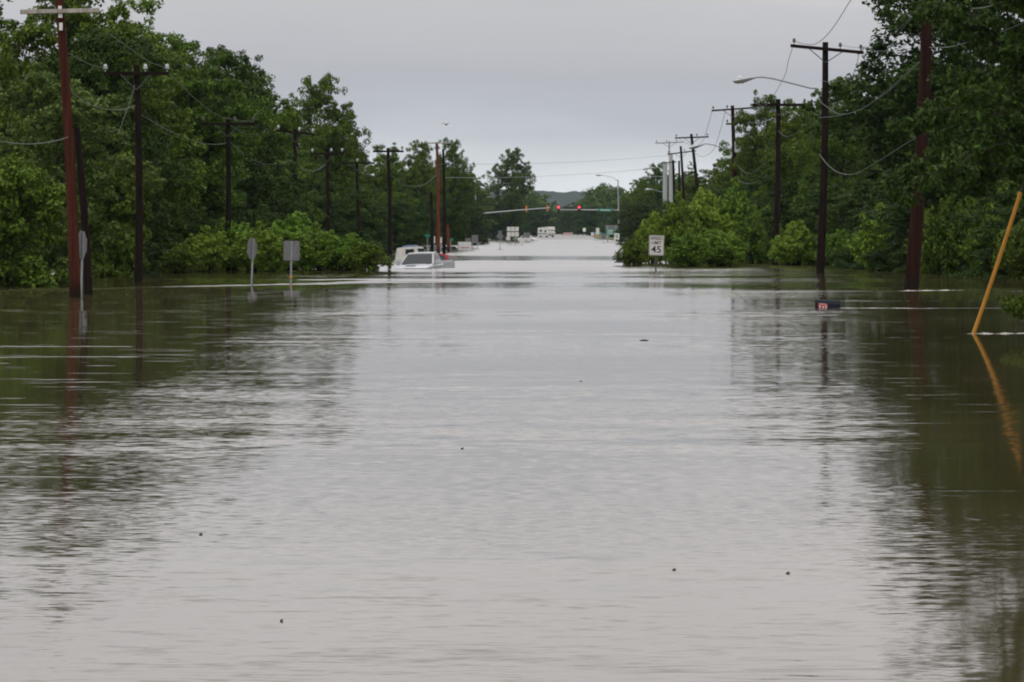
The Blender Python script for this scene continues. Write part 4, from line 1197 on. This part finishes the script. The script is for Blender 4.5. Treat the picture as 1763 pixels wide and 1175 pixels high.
def car(name, label, loc, rz, H, Wd, paint, prof, glass_sides, group=None, extra=None, cat='car'):
    """prof: body side profile, gh: greenhouse (y bottom front, y top front, y top rear, y bottom rear, belt z, roof z)"""
    r = thing(name, label, cat, loc, rz, group)
    w = Wd / 2
    (yf, yr, zb, zh) = prof
    loft([sec(yf, w * .86, .3, zh * .72, w * .8), sec(yf + .2, w * .97, .25, zh * .86, w * .9), sec(yf + 1.1, w, .22, zb, w * .95), sec(yr - .6, w, .22, zb, w * .95), sec(yr - .1, w * .96, .25, zb * .97, w * .9), sec(yr, w * .88, .32, zb * .9, w * .82)]).build('body', M[paint], r, True)
    a, b2, c, d, belt, roof = glass_sides
    B_ = [(-w * .94, a, belt), (w * .94, a, belt), (w * .94, d, belt), (-w * .94, d, belt)]
    T_ = [(-w * .74, b2, roof), (w * .74, b2, roof), (w * .74, c, roof), (-w * .74, c, roof)]
    mb = MB(); mb.add(B_ + T_, [(0, 1, 5, 4), (1, 2, 6, 5), (2, 3, 7, 6), (3, 0, 4, 7), (4, 5, 6, 7)]); mb.build('cabin', M[paint], r, bevel=.05)
    lp = lambda p, q, t: tuple(p[i] + (q[i] - p[i]) * t for i in range(3))
    def panel(p0, p1, p2, p3, u0, u1, v0, v1, nm):
        q = lambda u, v_: lp(lp(p0, p1, u), lp(p3, p2, u), v_)
        quadplate(r, [q(u0, v0), q(u1, v0), q(u1, v1), q(u0, v1)], 'glass', nm, .02)
    panel(B_[0], B_[1], T_[1], T_[0], .08, .92, .1, .9, 'windscreen')
    panel(B_[2], B_[3], T_[3], T_[2], *((.45, .85, .5, .85) if name == 'van' else (.1, .9, .15, .88)), 'rear_window')
    for i, j in ((1, 2), (3, 0)):
        for u0, u1 in ((.08, .48), (.53, .9)):
            panel(B_[i], B_[j], T_[j], T_[i], u0, u1, .12, .85, 'side_window')
    for s in (-1, 1):
        wheel(r, s * w * .88, yf + .9, .33, .33); wheel(r, s * w * .88, yr - .9, .33, .33)
        mb = MB(); mb.box((s * w * .7, yf + .03, zh * .62), (.3, .08, .14)); mb.build('headlight', M['lamp_glass'], r, bevel=.02)
        mb = MB(); mb.box((s * w * .78, yr - .02, zb * .75), (.2, .08, .22)); mb.build('tail_light', M['red'], r, bevel=.02)
        mb = MB(); mb.box((s * (w + .09), a + .35, belt + .08), (.16, .09, .13)); mb.build('wing_mirror', M[paint], r, bevel=.02)
    return r
v1 = car('van', 'white van sunk at an angle behind the pickup, dark blue cover on its roof', (at(713, 448, 217).x, 217, -1.05), math.radians(82), 2.1, 1.68, 'white_dirty', (-2.3, 2.2, 1.15, 1.15), (-1.5, -.55, 2.0, 2.15, 1.12, 2.02), None, None, 'van')
v1.rotation_euler = (0, math.radians(4), math.radians(172))
mb = MB(); mb.box((0, .55, 2.08), (1.0, 1.0, .12), None, (.7, .7)); mb.build('roof_cover', M['blue_tarp'], v1, bevel=.03)
v2 = car('car', 'red car nearly under water, only its sloping roof showing behind the pickup', (at(766, 446, 232).x, 233, -1.14), math.radians(70), 1.4, 1.75, 'red_car', (-2.1, 2.1, .9, .85), (-1.0, -.2, .9, 1.7, .88, 1.52))
v2.rotation_euler = (math.radians(5), math.radians(9), math.radians(50))
v3 = car('car', 'white car half under water behind the low right shrub', (at(1100, 455, 215).x, 218, -1.04), math.radians(80), 1.4, 1.75, 'white_paint', (-2.1, 2.1, .95, .9), (-1.1, -.3, 1.0, 1.8, .93, 1.35))
v4 = car('car', 'white parked car at the far waterline below the grey square sign', (at(909, 412, 760).x, 760, -.35), math.radians(75), 1.4, 1.8, 'white_paint', (-2.1, 2.1, .95, .9), (-1.1, -.3, 1.0, 1.8, .93, 1.5))
v5 = car('car', 'dark grey and white car in the water at the foot of the short black pole', (at(742, 428, 365).x, 368, -1.0), math.radians(20), 1.4, 1.75, 'grey_paint', (-2.1, 2.1, .95, .9), (-1.1, -.3, 1.0, 1.8, .93, 1.48))
v6 = car('car', 'pale car in the water right of the black pole beside the red one', (at(782, 428, 375).x, 376, -1.0), math.radians(75), 1.4, 1.75, 'white_dirty', (-2.1, 2.1, .95, .9), (-1.1, -.3, 1.0, 1.8, .93, 1.45))
# white box trailer
b = at(799.5, 430, 372); b.z = -1.0
r = thing('box_trailer', 'white box trailer with faint reddish lettering, half under water', 'trailer', tuple(b), math.radians(4))
zt = at(0, 417, 372).z + 1.0
mb = MB(); mb.box((0, 0, .45 + (zt - .45) / 2), (1.32, 2.6, zt - .45)); mb.build('box', M['white_paint'], r, bevel=.03)
mb = MB()
for k in range(7): mb.box((-.42 + k * .14, -1.312, 1.25), (.08, .01, .13))
mb.build('lettering', M['red'], r)
for s in (-1, 1): wheel(r, s * .62, .3, .33, .33)
# camper at the road end
b = at(941, 409, 985); b.z = float(np.interp(985, GK_Y, GK_Z))
r = thing('camper_van', 'white camper parked where the road leaves the water', 'camper', tuple(b), math.radians(-58))
mb = MB(); mb.prism([(-2.9, .45), (2.2, .45), (2.8, 1.0), (2.9, 1.5), (2.3, 1.9), (2.75, 2.2), (2.6, 2.9), (2.3, 3.0), (-2.7, 2.75), (-2.9, 2.6)], -1.15, 1.15, 'XZ'); mb.build('body', M['white_dirty'], r, bevel=.05)
mb = MB(); mb.box((1.2, -1.16, 1.75), (.9, .03, .6)); mb.build('window', M['glass'], r)
mb = MB(); mb.box((-1.2, -1.16, 1.9), (1.2, .03, .55)); mb.build('window', M['glass'], r)
mb = MB(); mb.box((-.2, -1.17, 1.05), (5.0, .02, .25)); mb.build('stripe', M['blue_tarp'], r)
for x in (-1.6, 1.7):
    for s in (-1, 1):
        mb = MB(); mb.lathe((x, s * 1.0, .38), [(.2, -.12), (.38, -.1), (.38, .1), (.2, .12)], 14, 'Y'); mb.build('wheel', M['rubber'], r)
# barricade
b = at(977.5, 407, 1060); b.z = float(np.interp(1060, GK_Y, GK_Z)) + .03
r = thing('road_barricade', 'red and white barricade across the far end of the road', 'barricade', tuple(b))
for k in range(3):
    mb = MB()
    for i in range(10):
        mb.cur = i % 2; mb.box((-1.35 + .3 * i, 0, .35 + .33 * k), (.3, .03, .22))
    mb.build('rail', [M['red'], M['sign_white']], r)
for s in (-1, 1):
    mb = MB(); mb.box((s * 1.2, .03, .6), (.08, .04, 1.2)); mb.box((s * 1.2, 0, .04), (.08, .9, .08)); mb.build('foot', M['sign_white'], r)

# ================================================================== near small things
# yellow guy guard
b = at(1675, 575, 65.1); b.z = 0
t = at(1757, 331, 65.0) - b
r = thing('guy_wire_guard', 'bright yellow plastic guy wire guard slanting out of the water on the right', 'guy guard', tuple(b))
n = 10
mb = MB(); mb.tube([-t * .15 + t * 1.15 * (i / n) + Vector((.02 * math.sin(i / n * 3), 0, 0)) for i in range(n + 1)], .036, 12, True); mb.build('sleeve', M['guard'], r, True)
mb = MB(); mb.tube([t * .98, t * 1.9], .007, 6); mb.build('guy_wire', M['wire_dark'], r, True)
# floating mailbox
b = at(1425.5, 532, 87.5); b.z = -.035
r = thing('mailbox', 'dark navy mailbox lying in the current with a red and white decal', 'mailbox', tuple(b), math.radians(-6))
prof = [(-.14, -.12), (.14, -.12)] + [(.14 * math.cos(a), .10 + .14 * math.sin(a)) for a in np.linspace(0, math.pi, 12)]
mb = MB(); mb.prism(prof, -.31, .31, 'YZ'); mb.build('box', M['mailbox'], r, bevel=.008)
prof2 = [(p * 1.05, q * 1.04) for p, q in prof]
mb = MB(); mb.prism(prof2, -.325, -.295, 'YZ'); mb.build('door', M['mailbox'], r, bevel=.004)
mb = MB(); mb.box((-.13, -.143, .09), (.24, .008, .10)); mb.build('decal', M['red'], r)
mb = MB(); mb.box((-.20, -.149, .062), (.04, .004, .05)); mb.box((-.12, -.149, .055), (.05, .004, .035)); mb.box((-.05, -.149, .07), (.03, .004, .07)); mb.box((-.14, -.149, .125), (.16, .004, .015)); mb.build('lettering', M['sign_white'], r)
mb = MB(); mb.box((.22, -.15, .05), (.03, .012, .14)); mb.build('flag', M['mailbox'], r)
mb = MB(); mb.box((0, 0, -.5), (.09, .09, .76)); mb.build('post', M['stick'], r)
r.rotation_euler = (0, math.radians(3), math.radians(-6))
# broken water where the current meets the guard, the big pole and the mailbox
foam_m = solid('foam', (.62, .58, .53), 0.6, var=.2, scale=9)
def foam(a, b_, Y, wid, hgt, seed):
    rg = np.random.default_rng(seed)
    A = at(a[0], HZ + EYE * FP / Y, Y); B = at(b_[0], HZ + EYE * FP / (Y + b_[1]), Y + b_[1])
    n = 70; vs = []; fs = []
    for i in range(n + 1):
        q = i / n
        p = A + (B - A) * q
        p.y += .06 * math.sin(q * 9 + seed) + rg.normal() * .012
        k = min(1, q * 9, (1 - q) * 3 + .05) * max(.1, .75 + .45 * math.sin(q * 23 + seed * 2) + rg.normal() * .22)
        w, h = wid * k, hgt * k
        vs += [(p.x, p.y - w, -.004), (p.x, p.y - w * .3, h), (p.x, p.y + w * .5, h * .7), (p.x, p.y + w, -.004)]
    for i in range(n):
        for k in range(3):
            fs.append((4 * i + k, 4 * i + k + 1, 4 * i + 4 + k + 1, 4 * i + 4 + k))
    return MB().add(vs, fs)
fm = foam((1664, 0), (1790, .2), 65.0, .07, .022, 1)
fm2 = foam((1545, 0), (1660, 1.5), 112.4, .16, .020, 2); fm.add(fm2.v, fm2.f)
fm3 = foam((1440, 0), (1620, -.6), 87.2, .05, .010, 3); fm.add(fm3.v, fm3.f)
tag(fm.build('foam', foam_m), 'thin pale foam lines trailing from the things standing in the current', 'foam', None, 'stuff')
# drifting twigs
for px, py, w, lab in [(1109, 587, 15, 'longest drifting twig, mid water right of centre'), (796, 773, 5, 'small dark drifting chip in the middle of the water'), (346, 921, 6, 'small dark drifting chip in the lower left water'),
                       (1357, 988, 7, 'dark drifting chip in the lower right water'), (1161, 982, 6, 'drifting chip left of the lower right one'), (1413, 623, 9, 'dark twig drifting in the reflection of the near street lamp pole'),
                       (1000, 657, 5, 'tiny chip drifting below the longest twig'), (485, 1070, 5, 'tiny chip near the bottom left of the water')]:
    Y = EYE * FP / (py - HZ); p = at(px, py, Y); L = w * Y / FP
    mb = MB(); h = max(.005, L * .07)
    mb.tube([(-L / 2, 0, .0), (-L * .15, L * .2, h * .6), (L * .2, L * .15, h * .7), (L / 2, 0, .002)], [h * .6, h, h * .9, h * .4], 6)
    mb.tube([(L * .1, L * .1, h * .6), (L * .25, L * .5, h * 1.4)], [h * .6, h * .3], 5)
    o = mb.build('drift_twig', M['stick'], None, True); o.location = (p.x, Y, .002); tag(o, lab, 'twig', 'drifting twigs and chips')
# bird
p = at(768, 215, 300)
mb = MB(); mb.lathe((0, 0, 0), [(.01, -.16), (.06, -.08), (.07, .0), (.05, .1), (.02, .2)], 8, 'X')
bird = mb.build('bird', M['feather'], None, True); bird.location = p; tag(bird, 'small dark bird flying above the twin crowned trees', 'bird')
for s in (-1, 1):
    mb = MB(); mb.add([(-.07, s * .04, .02), (.08, s * .04, .02), (.05, s * .3, .14), (-.04, s * .32, .14), (-.05, s * .48, .08)], [(0, 1, 2, 3), (3, 2, 4)])
    mb.add([(-.07, s * .04, .03), (.08, s * .04, .03), (.05, s * .3, .15), (-.04, s * .32, .15), (-.05, s * .48, .09)], [(3, 2, 1, 0), (4, 2, 3)])
    mb.build('wing', M['feather'], bird)
bird.rotation_euler = (0, 0, 1.0)

# ================================================================== haze
hz_m = bpy.data.materials.new('haze_air'); hz_m.use_nodes = True
t = hz_m.node_tree; t.nodes.clear()
ho = t.nodes.new('ShaderNodeOutputMaterial'); hv = t.nodes.new('ShaderNodeVolumePrincipled')
hv.inputs['Color'].default_value = (.66, .84, 1.0, 1); hv.inputs['Density'].default_value = 0.00004
t.links.new(hv.outputs[0], ho.inputs['Volume'])
mb = MB(); mb.box((0, 2700, 32), (14200, 6200, 80))
tag(mb.build('haze', hz_m), kind='stuff')
